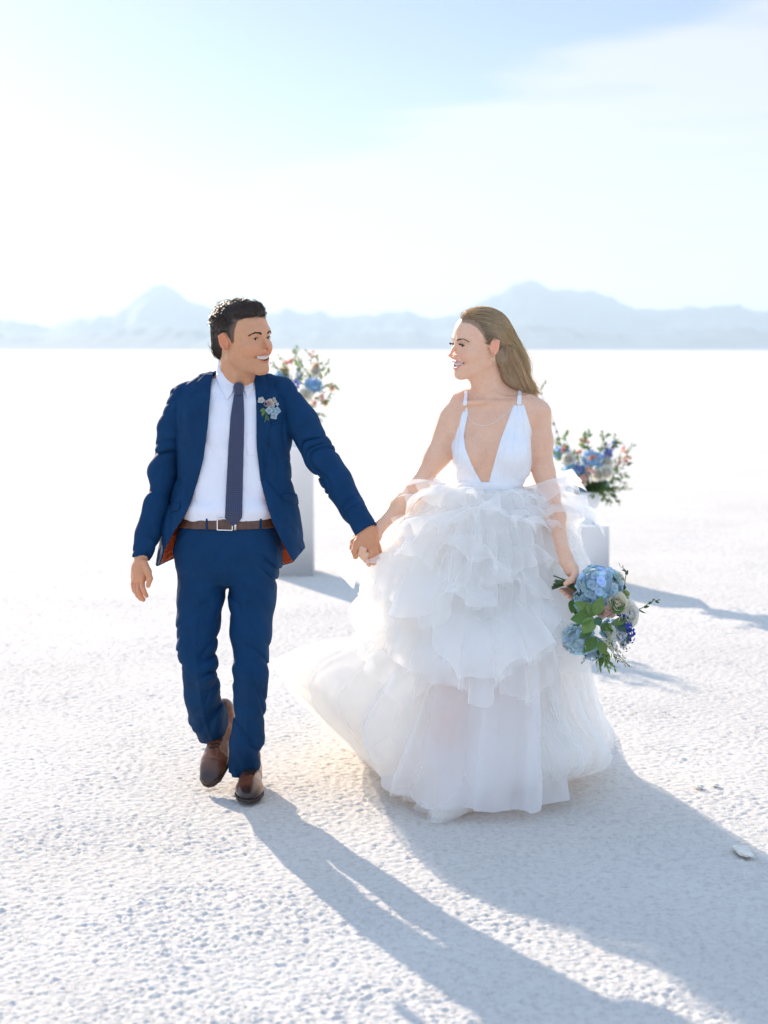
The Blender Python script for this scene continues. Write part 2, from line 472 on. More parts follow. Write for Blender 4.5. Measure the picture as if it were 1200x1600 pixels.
def surface(f, lo, hi, vox, cull=True, B=12):
    """surface nets over a box, evaluating only blocks near the surface"""
    lo = np.asarray(lo, float); hi = np.asarray(hi, float)
    nb = np.ceil((hi - lo) / vox / B).astype(int); n = nb * B
    V = np.full(n, 1.0, np.float32)
    o = (np.stack(np.meshgrid(*[np.arange(B)] * 3, indexing='ij'), -1).reshape(-1, 3)) * vox
    bc = np.stack(np.meshgrid(*[np.arange(k) for k in nb], indexing='ij'), -1).reshape(-1, 3)
    cen = lo + (bc + 0.5) * B * vox
    R = B * vox * 0.5 * 1.7321 + vox
    dc = f(cen)
    for b, c, d in zip(bc, cen, dc):
        sl = tuple(slice(q * B, q * B + B) for q in b)
        if abs(d) > R * 1.6 + 0.012:
            V[sl] = np.sign(d); continue
        P = lo + b * B * vox + o
        V[sl] = (f(P, c, R) if cull else f(P)).reshape(B, B, B)
    V[0] = 1; V[-1] = 1; V[:, 0] = 1; V[:, -1] = 1; V[:, :, 0] = 1; V[:, :, -1] = 1
    S = V < 0
    c8 = [(i, j, k) for i in (0, 1) for j in (0, 1) for k in (0, 1)]
    cnt = np.zeros(tuple(n - 1), np.uint8)
    for i, j, k in c8: cnt += S[i:n[0] - 1 + i, j:n[1] - 1 + j, k:n[2] - 1 + k]
    cells = np.argwhere((cnt > 0) & (cnt < 8))
    if len(cells) == 0: raise ValueError('empty surface')
    idx = np.full(tuple(n - 1), -1, np.int32); idx[tuple(cells.T)] = np.arange(len(cells))
    acc = np.zeros((len(cells), 3)); num = np.zeros(len(cells))
    for a in c8:
        for ax in range(3):
            if a[ax]: continue
            b = list(a); b[ax] = 1
            va = V[tuple((cells + a).T)]; vb = V[tuple((cells + b).T)]
            m = (va < 0) != (vb < 0)
            t = np.where(m, va / np.where(m, va - vb, 1), 0)
            p = cells + np.array(a, float); p[:, ax] += t
            acc[m] += p[m]; num[m] += 1
    verts = lo + acc / num[:, None] * vox
    F = []
    for ax in range(3):
        b, c = (ax + 1) % 3, (ax + 2) % 3
        A = S; sl0 = [slice(None)] * 3; sl1 = [slice(None)] * 3
        sl0[ax] = slice(0, -1); sl1[ax] = slice(1, None)
        E = np.argwhere(A[tuple(sl0)] != A[tuple(sl1)])
        E = E[(E[:, b] > 0) & (E[:, c] > 0) & (E[:, b] < n[b] - 1) & (E[:, c] < n[c] - 1)]
        ins = S[tuple(E.T)]
        q = []
        for db, dc_ in ((-1, -1), (0, -1), (0, 0), (-1, 0)):
            e = E.copy(); e[:, b] += db; e[:, c] += dc_
            q.append(idx[tuple(e.T)])
        q = np.stack(q, 1)
        q = np.where(ins[:, None], q, q[:, ::-1])
        F.append(q)
    F = np.vstack(F); F = F[(F >= 0).all(1)]
    return verts, F

def relax(V, F, it=1, lam=0.5):
    n = len(V); e = np.vstack([F[:, [0, 1]], F[:, [1, 2]], F[:, [2, 3]], F[:, [3, 0]]])
    for _ in range(it):
        a = np.zeros_like(V); c = np.zeros(n)
        for i in range(3):
            a[:, i] = np.bincount(e[:, 0], V[e[:, 1], i], n) + np.bincount(e[:, 1], V[e[:, 0], i], n)
        c = np.bincount(e[:, 0], minlength=n) + np.bincount(e[:, 1], minlength=n)
        V = V + lam * (a / c[:, None] - V)
    return V

def grad(f, P, e=0.002):
    g = np.stack([f(P + d) - f(P - d) for d in np.eye(3) * e], -1)
    return g / (np.linalg.norm(g, axis=1, keepdims=True) + 1e-9)

def poly_sdf(x, z, poly):
    """signed distance (negative inside) to a closed 2-D polygon"""
    poly = np.asarray(poly, float); d = np.full(x.shape, 1e9); ins = np.zeros(x.shape, bool)
    for i in range(len(poly)):
        a, b = poly[i], poly[(i + 1) % len(poly)]
        ex, ez = b - a; wx, wz = x - a[0], z - a[1]
        t = np.clip((wx * ex + wz * ez) / (ex * ex + ez * ez + 1e-12), 0, 1)
        d = np.minimum(d, (wx - ex * t) ** 2 + (wz - ez * t) ** 2)
        c = (a[1] > z) != (b[1] > z)
        ins ^= c & (x < (b[0] - a[0]) * (z - a[1]) / (b[1] - a[1] + 1e-12) + a[0])
    d = np.sqrt(d); return np.where(ins, -d, d)
def poly_px(P, poly, Y=5.7):
    """polygon given in photo pixels, used as an outline cut through the cloth; metres"""
    p = np.array(poly, float)
    x = P[:, 0] / P[:, 1] * FPX + 600; z = HOR - (P[:, 2] - EYE) / P[:, 1] * FPX
    return poly_sdf(x, z, p) * Y / FPX

def sdf_mesh(name, f, lo, hi, vox, mat, parent, col=None, rel=1, cull=False):
    V, F = surface(f, lo, hi, vox, cull)
    if rel: V = relax(V, F, rel)
    return mesh_np(name, V, F, mat, parent, True, None if col is None else col(V))

#%% head
def Rz(a): c, s = math.cos(a), math.sin(a); return np.array([[c, -s, 0], [s, c, 0], [0, 0, 1.0]])
def Rx(a): c, s = math.cos(a), math.sin(a); return np.array([[1, 0, 0], [0, c, -s], [0, s, c]])
def Ry(a): c, s = math.cos(a), math.sin(a); return np.array([[c, 0, s], [0, 1, 0], [-s, 0, c]])

def make_head(fem):
    """head in its own frame: faces -y, z up, eyes at z = 0, chin at -0.115, crown at +0.12"""
    h = Sdf()
    h.el((0, .014, .034), (.074, .096, .086), 0)
    h.el((0, -.030, .030), (.064, .056, .064), .03)                 # forehead
    if fem:
        h.el((0, -.034, -.030), (.055, .052, .068), .03)
        h.rc((.046, .000, -.058), (.012, -.070, -.101), .018, .014, .035, sx=True)
        h.el((0, -.079, -.100), (.016, .014, .014), .02)
    else:
        h.el((0, -.032, -.030), (.056, .054, .069), .03)
        h.rc((.049, .006, -.058), (.013, -.070, -.103), .018, .015, .032, sx=True)
        h.el((0, -.079, -.103), (.022, .016, .015), .02)
    h.el((0, -.060, -.054), (.040, .032, .036), .03)                # muzzle
    h.el((.043, -.058, -.026), (.022, .024, .019), .022, sx=True)   # cheekbone
    h.el((.040, -.064, -.040), (.018, .018, .017), .014, sx=True)   # raised smiling cheek
    h.rc((.040, -.072, .021), (.012, -.083, .018), .009 if fem else .012, .007 if fem else .011, .018, sx=True)  # brow
    h.el((.032, -.094, .001), (.016, .014, .009), .012, 's', sx=True)
    # nose
    w = .0055 if fem else .0068
    h.chain([(0, -.088, .010), (0, -.101 if fem else -.103, -.012), (0, -.115 if fem else -.117, -.033)], [w * .95, w * .9, w * 1.15], .009)
    h.el((.0095 if fem else .0115, -.100, -.0385), (.0065, .009, .0065), .006, sx=True)
    h.el((.0055, -.107, -.0455), (.0028, .0045, .003), .003, 's', sx=True)
    # eyelids around the eyeball
    h.el((.032, -.0735, .0005), (.0158, .0150, .0135), .005, sx=True)
    h.el((.0325, -.0925, -.0005), (.0124, .0110, .0048 if not fem else .0054), .0015, 's', sx=True)
    # smile: cavity, then the lips around it
    zc = -.0655
    def smile(P):
        Q = P.copy(); Q[:, 2] = Q[:, 2] - (zc + 5.0 * Q[:, 0] ** 2) ; Q[:, 1] = Q[:, 1] + .093 - 10 * Q[:, 0] ** 2
        r = np.array([.0325, .016, .0098]); k0 = np.sqrt(((Q / r) ** 2).sum(1)); k1 = np.sqrt(((Q / r ** 2) ** 2).sum(1)) + 1e-9
        return k0 * (k0 - 1) / k1
    h.add(smile, (0, -.09, zc), .03, 's', .002)
    up = [(.0, -.0972, zc + .0102), (.011, -.0960, zc + .0112), (.023, -.0900, zc + .0108), (.0335, -.0810, zc + .0074)]
    lo = [(.0, -.0948, zc - .0124), (.012, -.0933, zc - .0106), (.024, -.0875, zc - .0042), (.0335, -.0810, zc + .0062)]
    lr = (.0036, .0038, .0028, .0016) if fem else (.0028, .0030, .0023, .0013)
    h.chain(up, lr, .0025, sx=True)
    h.chain(lo, [q * (1.25 if fem else 1.2) for q in lr], .0025, sx=True)
    h.el((.0370, -.0800, zc + .007), (.0030, .004, .006), .006, 's', sx=True)   # corner dimples
    h.rc((.0235, -.0930, -.040), (.0400, -.0775, -.058), .0014, .0020, .008, 's', sx=True)  # smile fold
    # ears
    Re = Ry(math.radians(12)) @ Rz(math.radians(-20))
    h.el((.077, .016, -.004), (.0060, .0170, .0300), .006, rot=Re, sx=True)
    h.el((.0885, .014, .001), (.0085, .0115, .0200), .003, 's', rot=Re, sx=True)
    h.rc((.080, .001, .008), (.083, .009, .025), .0028, .003, .002, sx=True)
    h.rc((.083, .009, .025), (.0875, .028, .015), .003, .003, .002, sx=True)
    h.rc((.0875, .028, .015), (.0835, .023, -.010), .003, .0032, .002, sx=True)
    h.rc((.0835, .023, -.010), (.080, .013, -.028), .0032, .0052, .003, sx=True)
    h.rc((.0825, .018, .016), (.0815, .014, -.010), .0022, .0026, .003, sx=True)
    h.el((.075, .000, -.006), (.005, .004, .006), .004, sx=True)                # tragus
    return h

def lip_mask(L, fem):
    x = np.abs(L[:, 0]); z = L[:, 2] + .0655
    zt = np.interp(x, [0, .011, .023, .0335, .0365], [.0134, .0150, .0134, .0086, .007])
    zi = np.interp(x, [0, .011, .023, .0335, .0365], [-.0172, -.0154, -.0080, .0045, .0055])
    m = sstep(.0012, -.0006, np.maximum(z - zt, zi - z)) * (x < .0365) * (L[:, 1] < -.070)
    return m

#%% faceparts
SKIN_M = np.array([0.66, 0.335, 0.185]); SKIN_W = np.array([0.83, 0.505, 0.345])
def skin_mat(name, sss):
    m = vcol(name, rough=0.43, noise=0.10, bump=0.0010, nscale=190)
    b = m.node_tree.nodes['Principled BSDF']
    b.inputs['Subsurface Weight'].default_value = sss
    b.inputs['Subsurface Radius'].default_value = (1.0, 0.32, 0.18)
    b.inputs['Subsurface Scale'].default_value = 0.012
    b.inputs['Specular IOR Level'].default_value = 0.35
    return m
MAT = {}
def face_color(L, base, fem):
    """skin tone by place on the head: lips, warmer nose, cheeks and ears, beard shade"""
    n = len(L); c = np.tile(base, (n, 1))
    x = np.abs(L[:, 0])
    def blend(c, m, t): return c * (1 - m[:, None]) + np.asarray(t) * m[:, None]
    ck = np.exp(-(((x - .042) / .020) ** 2 + ((L[:, 2] + .035) / .020) ** 2)) * (L[:, 1] < -.03)
    c = blend(c, 0.40 * ck, base * (1.05, .70, .66))
    ns = np.exp(-((x / .014) ** 2 + ((L[:, 2] + .036) / .014) ** 2)) * (L[:, 1] < -.09)
    c = blend(c, 0.45 * ns, base * (1.05, .68, .62))
    er = sstep(.068, .080, x) * (np.abs(L[:, 2]) < .045) * (np.abs(L[:, 1] - .014) < .03)
    c = blend(c, 0.55 * er, base * (1.08, .62, .55))
    if not fem:
        bd = sstep(-.050, -.075, L[:, 2]) * (L[:, 1] < .01) * (L[:, 2] > -.13)
        mo = (x < .03) * sstep(-.046, -.052, L[:, 2]) * (L[:, 1] < -.08)
        c = blend(c, 0.26 * np.maximum(bd, mo), base * (.62, .64, .70))
    else:
        es = np.exp(-(((x - .033) / .016) ** 2 + ((L[:, 2] - .008) / .007) ** 2)) * (L[:, 1] < -.05)
        c = blend(c, 0.5 * es, base * (.62, .50, .45))
    lm = lip_mask(L, fem)
    c = blend(c, lm, (0.70, 0.29, 0.26) if fem else base * (.90, .62, .58))
    cav = (np.abs(L[:, 2] + .0655 - 5 * L[:, 0] ** 2) < .008) * (x < .028) * (L[:, 1] > -.0895 + 10 * L[:, 0] ** 2) * (L[:, 1] < -.06)
    c = blend(c, cav * .9, (0.16, .04, .035))
    return c

def mottle(V, col):
    """uneven skin: soft redder and paler areas, a few freckles"""
    n = noise3(V * 38)[:, None]; m = noise3(V * 95 + 5)[:, None]; f = (noise3(V * 260 + 9)[:, None] > .80)
    col = col * (1 + .05 * n * [.4, 1, 1.2] + .035 * m * [.5, 1, 1])
    return np.clip(col * np.where(f, [.90, .84, .80], [1, 1, 1]), 0, 1)

def face_parts(head, M, o, sc, parent, fem, gaze):
    """eyes, brows, lashes and teeth as their own meshes; M maps head frame to world"""
    w = lambda L: np.asarray(L) @ M.T * sc + o
    # M: local->world so world = L @ M.T ; Sdf.sub uses (P-o) @ M
    eye_m = vcol('eye_white', rough=0.12)
    for sx in (1, -1):
        e = MB(); c0 = np.array([.032 * sx, -.0735, .0])
        u = np.linspace(0, np.pi, 17); v = np.linspace(0, 2 * np.pi, 24, endpoint=False)
        U, Vv = np.meshgrid(u, v, indexing='ij')
        g = nrm(gaze); a = nrm(np.cross(g, (0, 0, 1))); b = np.cross(a, g)
        D = np.cos(U)[..., None] * g + np.sin(U)[..., None] * (np.cos(Vv)[..., None] * a + np.sin(Vv)[..., None] * b)
        col = np.where(U[..., None] < .22, (.01, .01, .01), np.where(U[..., None] < .44, (.06, .035, .02) if not fem else (.13, .15, .12), (.84, .81, .79)))
        e.grid(w((c0 + D * .0125).reshape(-1, 3)).reshape(D.shape), col.reshape(D.shape), wrap_v=True)
        e.build('eye', eye_m, parent)
        # lashes / lid line
        q = MB(); t = np.linspace(-1, 1, 9)
        P = np.stack([(.0325 + .0128 * t * 1) * np.ones(9), -.0888 + .0045 * t ** 2 + .002 * (t > 0) * t, .0050 - .0050 * t ** 2 + .0003 * t], -1)
        if not fem: P[:, 2] -= .0006
        P[:, 0] *= sx
        q.tube(w(P), (.0016 if fem else .0011) * sc * (1.1 - .6 * np.abs(t)), 6)
        if fem:
            for tt in np.linspace(-.8, 1, 14):
                p0 = np.array([(.0325 + .0128 * tt) * sx, -.0895 + .0045 * tt ** 2, .0042 - .0045 * tt ** 2])
                q.tube(w([p0, p0 + (.002 * tt * sx, -.004, .0012), p0 + (.0035 * tt * sx, -.006, .0045)]), [.0006 * sc, .0005 * sc, .0002 * sc], 4)
        q.build('eyelashes', MAT['lash'], parent)
        # brow: short hairs laid on the skin
        q = MB(); r = np.random.default_rng(5 + sx)
        n = 110
        t = r.random(n)
        bx = .012 + .040 * t; bz = .0150 + .0060 * np.sin(t * 2.3) - .005 * (t > .7) * (t - .7) * 3 + r.normal(0, .0012 if fem else .0017, n) * (1 - .55 * t)
        if fem: bz += .0025
        by = np.full(n, -.12)
        P = np.stack([bx, by, bz], -1)
        for _ in range(14): P[:, 1] += head(P) * .9 
        dirs = np.stack([.0075 * np.ones(n), .0025 + .004 * t, .0022 - .006 * t], -1)
        for i in range(n):
            A = np.stack([P[i], P[i] + dirs[i] * .5, P[i] + dirs[i]]); A[:, 1] -= (.0002, .0010, .0006)
            A[:, 0] *= sx
            q.tube(w(A), np.array([.0007, .0006, .0002]) * sc * (1.0 if fem else 1.15), 3)
        q.build('eyebrow', MAT['brow_w' if fem else 'brow_m'], parent)
    # upper teeth arc with shallow gaps
    q = MB(); s = np.linspace(-.030, .030, 71); 
    rows = []
    for zz, yy in ((.0090, .0015), (.0050, .0), (.0, .0), (-.0040, .0008), (-.0047, .0035)):
        gap = .0006 * np.abs(np.cos(s / .0072 * np.pi)) ** 6
        z = -.0655 + 5.0 * s ** 2 + zz + (.0006 * np.abs(np.sin(s / .0072 * np.pi)) if zz > -.003 else 0)
        rows.append(np.stack([s, -.0922 + 9.5 * s ** 2 + yy + gap, z], -1))
    G = np.stack(rows, 0)
    q.grid(w(G.reshape(-1, 3)).reshape(G.shape))
    q.build('teeth', MAT['teeth'], parent)

#%% hairfn
def ribbon_strands(mb, paths, rad, cols, n=3):
    """paths (N,m,3) -> thin tubes, all at once"""
    N, m, _ = paths.shape
    t = np.gradient(paths, axis=1); t /= np.linalg.norm(t, axis=2, keepdims=True) + 1e-12
    ref = np.array([0.31, 0.2, 0.93]); u = np.cross(t, ref); u /= np.linalg.norm(u, axis=2, keepdims=True) + 1e-12
    v = np.cross(t, u); a = np.linspace(0, 2 * np.pi, n, endpoint=False)
    rad = np.broadcast_to(rad, (N, m))
    P = paths[:, :, None] + rad[:, :, None, None] * (np.cos(a)[None, None, :, None] * u[:, :, None] + np.sin(a)[None, None, :, None] * v[:, :, None])
    I = np.arange(N * m * n).reshape(N, m, n); J = np.concatenate([I, I[:, :, :1]], 2)
    F = np.stack([J[:, :-1, :-1], J[:, 1:, :-1], J[:, 1:, 1:], J[:, :-1, 1:]], -1).reshape(-1, 4)
    c = np.repeat(cols, m * n, axis=0) if cols.ndim == 2 else np.repeat(cols.reshape(N * m, 3), n, axis=0)
    mb.add(P.reshape(-1, 3), F, c)

def hair_mat(name, rough=0.38, tr=0.25):
    m = vcol(name, rough=rough, noise=0.2, transl=tr, nscale=300)
    b = m.node_tree.nodes['Principled BSDF']; b.inputs['Specular IOR Level'].default_value = 0.7
    return m

def man_hairline(L):
    """signed: negative where hair grows, in the head frame"""
    y = L[:, 1]
    hz = np.interp(y, [-.12, -.078, -.060, -.040, -.030, -.022, -.010, -.002, .004, .030, .038, .060, .11],
                      [.085, .076, .072, .062, .030, -.004, -.012, .012, .026, .026, -.01, -.052, -.066])
    side = sstep(.03, .06, np.abs(L[:, 0]))
    hz2 = np.interp(y, [-.12, -.070, -.02, .06, .11], [.080, .074, .06, -.055, -.066])
    return (hz * side + hz2 * (1 - side)) - L[:, 2]

def man_hair(head, M, o, sc, parent):
    w = lambda L: np.asarray(L) @ M.T * sc + o
    hs = Sdf()
    hs.el((0, .016, .035), (.078, .102, .088), 0)
    hs.el((0, .008, .080), (.058, .084, .040), .02)
    hs.el((0, -.040, .086), (.048, .040, .029), .02)
    hs.el((0, .075, -.020), (.052, .036, .045), .03)
    def post(P, d):
        top = sstep(.03, .09, P[:, 2]); bk = sstep(.05, .09, P[:, 1]) * sstep(.0, -.04, P[:, 2])
        Q = P * np.array([26, 26, 26]) + .6 * np.stack([noise3(P * 30), noise3(P * 30 + 7), noise3(P * 30 + 13)], -1)
        n = np.abs(noise3(Q * 2.2))
        d = d - (.001 + .0055 * np.maximum(top, bk)) * (0.5 - n)
        hl = man_hairline(P) + .003 * noise3(P * 160)
        return smax(d, hl * .8, .006)
    hs.post = post
    V, F = surface(hs, (-.1, -.12, -.09), (.1, .14, .16), .0024, False)
    V = relax(V, F, 1)
    base = np.array([.034, .020, .013])
    ob = mesh_np('hair', w(V), F, MAT['hair_m'], parent, True, np.tile(base, (len(V), 1)))
    # curls and strands lying over it
    r = np.random.default_rng(3)
    G = grad(hs, V)
    k = r.choice(len(V), 14000, replace=False); R0 = V[k]; N0 = G[k]
    keep = head(R0) > .001
    R0, N0 = R0[keep], N0[keep]; n = len(R0)
    top = sstep(.040, .080, R0[:, 2]); bk = sstep(.04, .08, R0[:, 1]) * sstep(.01, -.03, R0[:, 2])
    cu = np.maximum(top, bk)
    L = .008 + .026 * top + .020 * bk
    flow = np.stack([.25 * R0[:, 0] / .07, np.ones(n) * .9, .1 - .9 * (1 - top)], -1)
    flow += r.normal(0, .10, (n, 3)) + (.25 + .55 * cu[:, None]) * np.stack([noise3(R0 * 42), noise3(R0 * 42 + 9), noise3(R0 * 42 + 5)], -1)
    flow -= (flow * N0).sum(1, keepdims=True) * N0; flow /= np.linalg.norm(flow, axis=1, keepdims=True)
    B = np.cross(N0, flow)
    m = 10; t = np.linspace(0, 1, m)
    ph = noise3(R0 * 55 + 21) * 5 + r.normal(0, .25, n)
    amp = (.0005 + .0026 * cu)
    lift = (.0008 + .0036 * cu * (.5 + .5 * noise3(R0 * 60 + 3)) + .0012 * r.random(n))
    P = R0[:, None] + flow[:, None] * (L[:, None] * t)[..., None] + N0[:, None] * (lift[:, None] * np.sin(t * 2.9))[..., None] \
        + B[:, None] * (amp[:, None] * (np.sin(t * 7.5 + ph[:, None]) - np.sin(ph)[:, None]))[..., None] \
        - N0[:, None] * ((.0045 + .008 * (L / .036)[:, None]) * t ** 2)[..., None]
    rad = (.00062 - .00040 * t)[None] * sc * np.ones((n, 1))
    cols = base * (0.8 + 1.6 * r.random((n, 1)))
    mb = MB(); ribbon_strands(mb, w(P.reshape(-1, 3)).reshape(P.shape), rad, cols)
    mb.build('hair_strands', MAT['hair_m'], ob)
    return ob
#%% mats
def cloth_mat(name, col, rough=0.75, scale=900, sheen=0.3, weave=0.0004, var=0.12, crease=0.010):
    m, nt, b = new_mat(name)
    setin(b, Roughness=rough, Sheen_Weight=sheen); b.inputs['Specular IOR Level'].default_value = 0.12
    n = tex(nt, 'Noise', 14, Detail=6, Roughness=0.6)
    c = ramp(nt, n.outputs['Fac'], [(0.3, tuple(x * (1 - var) for x in col)), (0.7, tuple(min(1, x * (1 + var)) for x in col))])
    nt.links.new(c, b.inputs['Base Color'])
    w1 = tex(nt, 'Noise', scale, Detail=2)
    # soft creases under the weave
    t2 = nt.nodes.new('ShaderNodeTexCoord'); mp = nt.nodes.new('ShaderNodeMapping'); nt.links.new(t2.outputs['Object'], mp.inputs[0])
    mp.inputs['Scale'].default_value = (1, 1, .55); mp.inputs['Rotation'].default_value = (0, .5, 0)
    w2 = nt.nodes.new('ShaderNodeTexNoise'); nt.links.new(mp.outputs[0], w2.inputs['Vector']); w2.inputs['Scale'].default_value = 16; w2.inputs['Detail'].default_value = 3; w2.inputs['Distortion'].default_value = .8
    b2 = nt.nodes.new('ShaderNodeBump'); b2.inputs['Strength'].default_value = 0.8; b2.inputs['Distance'].default_value = crease
    nt.links.new(w2.outputs['Fac'], b2.inputs['Height'])
    b1 = add_bump(nt, b, w1.outputs['Fac'], 0.6, weave); nt.links.new(b2.outputs[0], b1.inputs['Normal'])
    return m
MAT['suit'] = cloth_mat('navy_wool', (0.0045, 0.037, 0.104), 0.72, sheen=0.0)
MAT['suit_dark'] = cloth_mat('navy_wool_lapel', (0.004, 0.034, 0.096), 0.70, sheen=0.0)
MAT['lining'] = cloth_mat('rust_silk', (0.62, 0.10, 0.025), 0.35, sheen=0)
MAT['shirt'] = cloth_mat('white_cotton', (0.80, 0.80, 0.87), 0.8, sheen=0.1, var=0.02, crease=0.012)
MAT['leather_belt'] = plain('brown_leather', (0.11, 0.05, 0.032), 0.45, noise=60, var=0.3, bump=0.0008)
MAT['metal'] = plain('brushed_silver', (0.75, 0.74, 0.72), 0.25, Metallic=1.0)
MAT['gold'] = plain('gold', (0.85, 0.62, 0.32), 0.2, Metallic=1.0)
MAT['lash'] = plain('lash_dark', (0.02, 0.013, 0.01), 0.6)
MAT['brow_m'] = plain('brow_dark', (0.03, 0.018, 0.012), 0.7)
MAT['brow_w'] = plain('brow_brown', (0.16, 0.09, 0.05), 0.7)
MAT['teeth'] = plain('teeth', (0.66, 0.62, 0.56), 0.3)
MAT['hair_m'] = hair_mat('dark_brown_hair', 0.34, 0.15)
MAT['hair_w'] = hair_mat('blonde_hair', 0.34, 0.48)
MAT['skin_m'] = skin_mat('tan_skin', 0.22)
MAT['skin_w'] = skin_mat('fair_skin', 0.28)
def tie_mat():
    m, nt, b = new_mat('navy_tie'); setin(b, Roughness=0.6, Sheen_Weight=0.3)
    t = nt.nodes.new('ShaderNodeTexCoord'); sp = nt.nodes.new('ShaderNodeSeparateXYZ'); nt.links.new(t.outputs['Object'], sp.inputs[0])
    mp = nt.nodes.new('ShaderNodeCombineXYZ'); nt.links.new(sp.outputs[0], mp.inputs[0]); nt.links.new(sp.outputs[2], mp.inputs[1])
    ck = nt.nodes.new('ShaderNodeTexVoronoi'); ck.voronoi_dimensions = '2D'; ck.feature = 'F1'; ck.inputs['Scale'].default_value = 150; ck.inputs['Randomness'].default_value = 0.0
    nt.links.new(mp.outputs[0], ck.inputs['Vector'])
    c = ramp(nt, ck.outputs['Distance'], [(0.0, (0.07, 0.085, 0.17)), (0.20, (0.05, 0.062, 0.13)), (0.32, (0.014, 0.024, 0.068))])
    nt.links.new(c, b.inputs['Base Color']); add_bump(nt, b, ck.outputs['Distance'], 0.5, 0.0006)
    return m
MAT['tie'] = tie_mat()
def shoe_mat():
    m, nt, b = new_mat('burnished_leather'); setin(b, Roughness=0.28); b.inputs['Coat Weight'].default_value = 0.2; b.inputs['Coat Roughness'].default_value = 0.12
    a = nt.nodes.new('ShaderNodeAttribute'); a.attribute_name = 'Col'
    n = tex(nt, 'Noise', 35, Detail=6); v = ramp(nt, n.outputs['Fac'], [(0.3, (0.6,) * 3), (0.7, (1.15,) * 3)])
    mx = nt.nodes.new('ShaderNodeMix'); mx.data_type = 'RGBA'; mx.blend_type = 'MULTIPLY'; mx.inputs[0].default_value = 1
    nt.links.new(a.outputs[0], mx.inputs[6]); nt.links.new(v, mx.inputs[7]); nt.links.new(mx.outputs[2], b.inputs['Base Color'])
    n2 = tex(nt, 'Noise', 320, Detail=3); add_bump(nt, b, n2.outputs['Fac'], 0.4, 0.0005)
    return m
MAT['shoe'] = shoe_mat()
MAT['sole'] = plain('dark_sole', (0.035, 0.02, 0.015), 0.6)
MAT['lace'] = plain('dark_lace', (0.02, 0.012, 0.01), 0.8)

def table_torso(rows, Yc, Yz, front=None):
    """rows: (py, left px, right px, half depth, y shift); elliptic cross-sections stacked in z"""
    rows = sorted([(EYE - (r[0] - HOR) / FPX * Yz, (r[1] - 600) / FPX * Yz, (r[2] - 600) / FPX * Yz, r[3], r[4] if len(r) > 4 else 0) for r in rows])
    A = np.array(rows); z = A[:, 0]; cx = (A[:, 1] + A[:, 2]) / 2; a = (A[:, 2] - A[:, 1]) / 2; b = A[:, 3]; ys = A[:, 4]
    zf = np.linspace(z[0], z[-1], 200)
    sm_ = lambda v: np.convolve(np.pad(np.interp(zf, z, v), 8, mode='edge'), np.hanning(19)[1:-1] / np.hanning(19).sum(), 'valid')
    cxf, af, bf, yf = sm_(cx), sm_(a), sm_(b), sm_(ys)
    def f(P, ex=2.4):
        zz = P[:, 2]; c = np.interp(zz, zf, cxf); aa = np.interp(zz, zf, af); bb = np.interp(zz, zf, bf); yy = np.interp(zz, zf, yf)
        X = np.abs(P[:, 0] - c) / aa; Y = np.abs(P[:, 1] - Yc - yy) / bb
        r = (X ** ex + Y ** ex) ** (1 / ex) + 1e-9
        g = np.sqrt((X / r) ** (2 * ex - 2) / aa ** 2 + (Y / r) ** (2 * ex - 2) / bb ** 2) + 1e-9
        d = (r - 1) / g
        return np.maximum(d, np.maximum(zf[0] - zz, zz - zf[-1]))
    return f

def zpx(py, Y): return EYE - (py - HOR) / FPX * Y

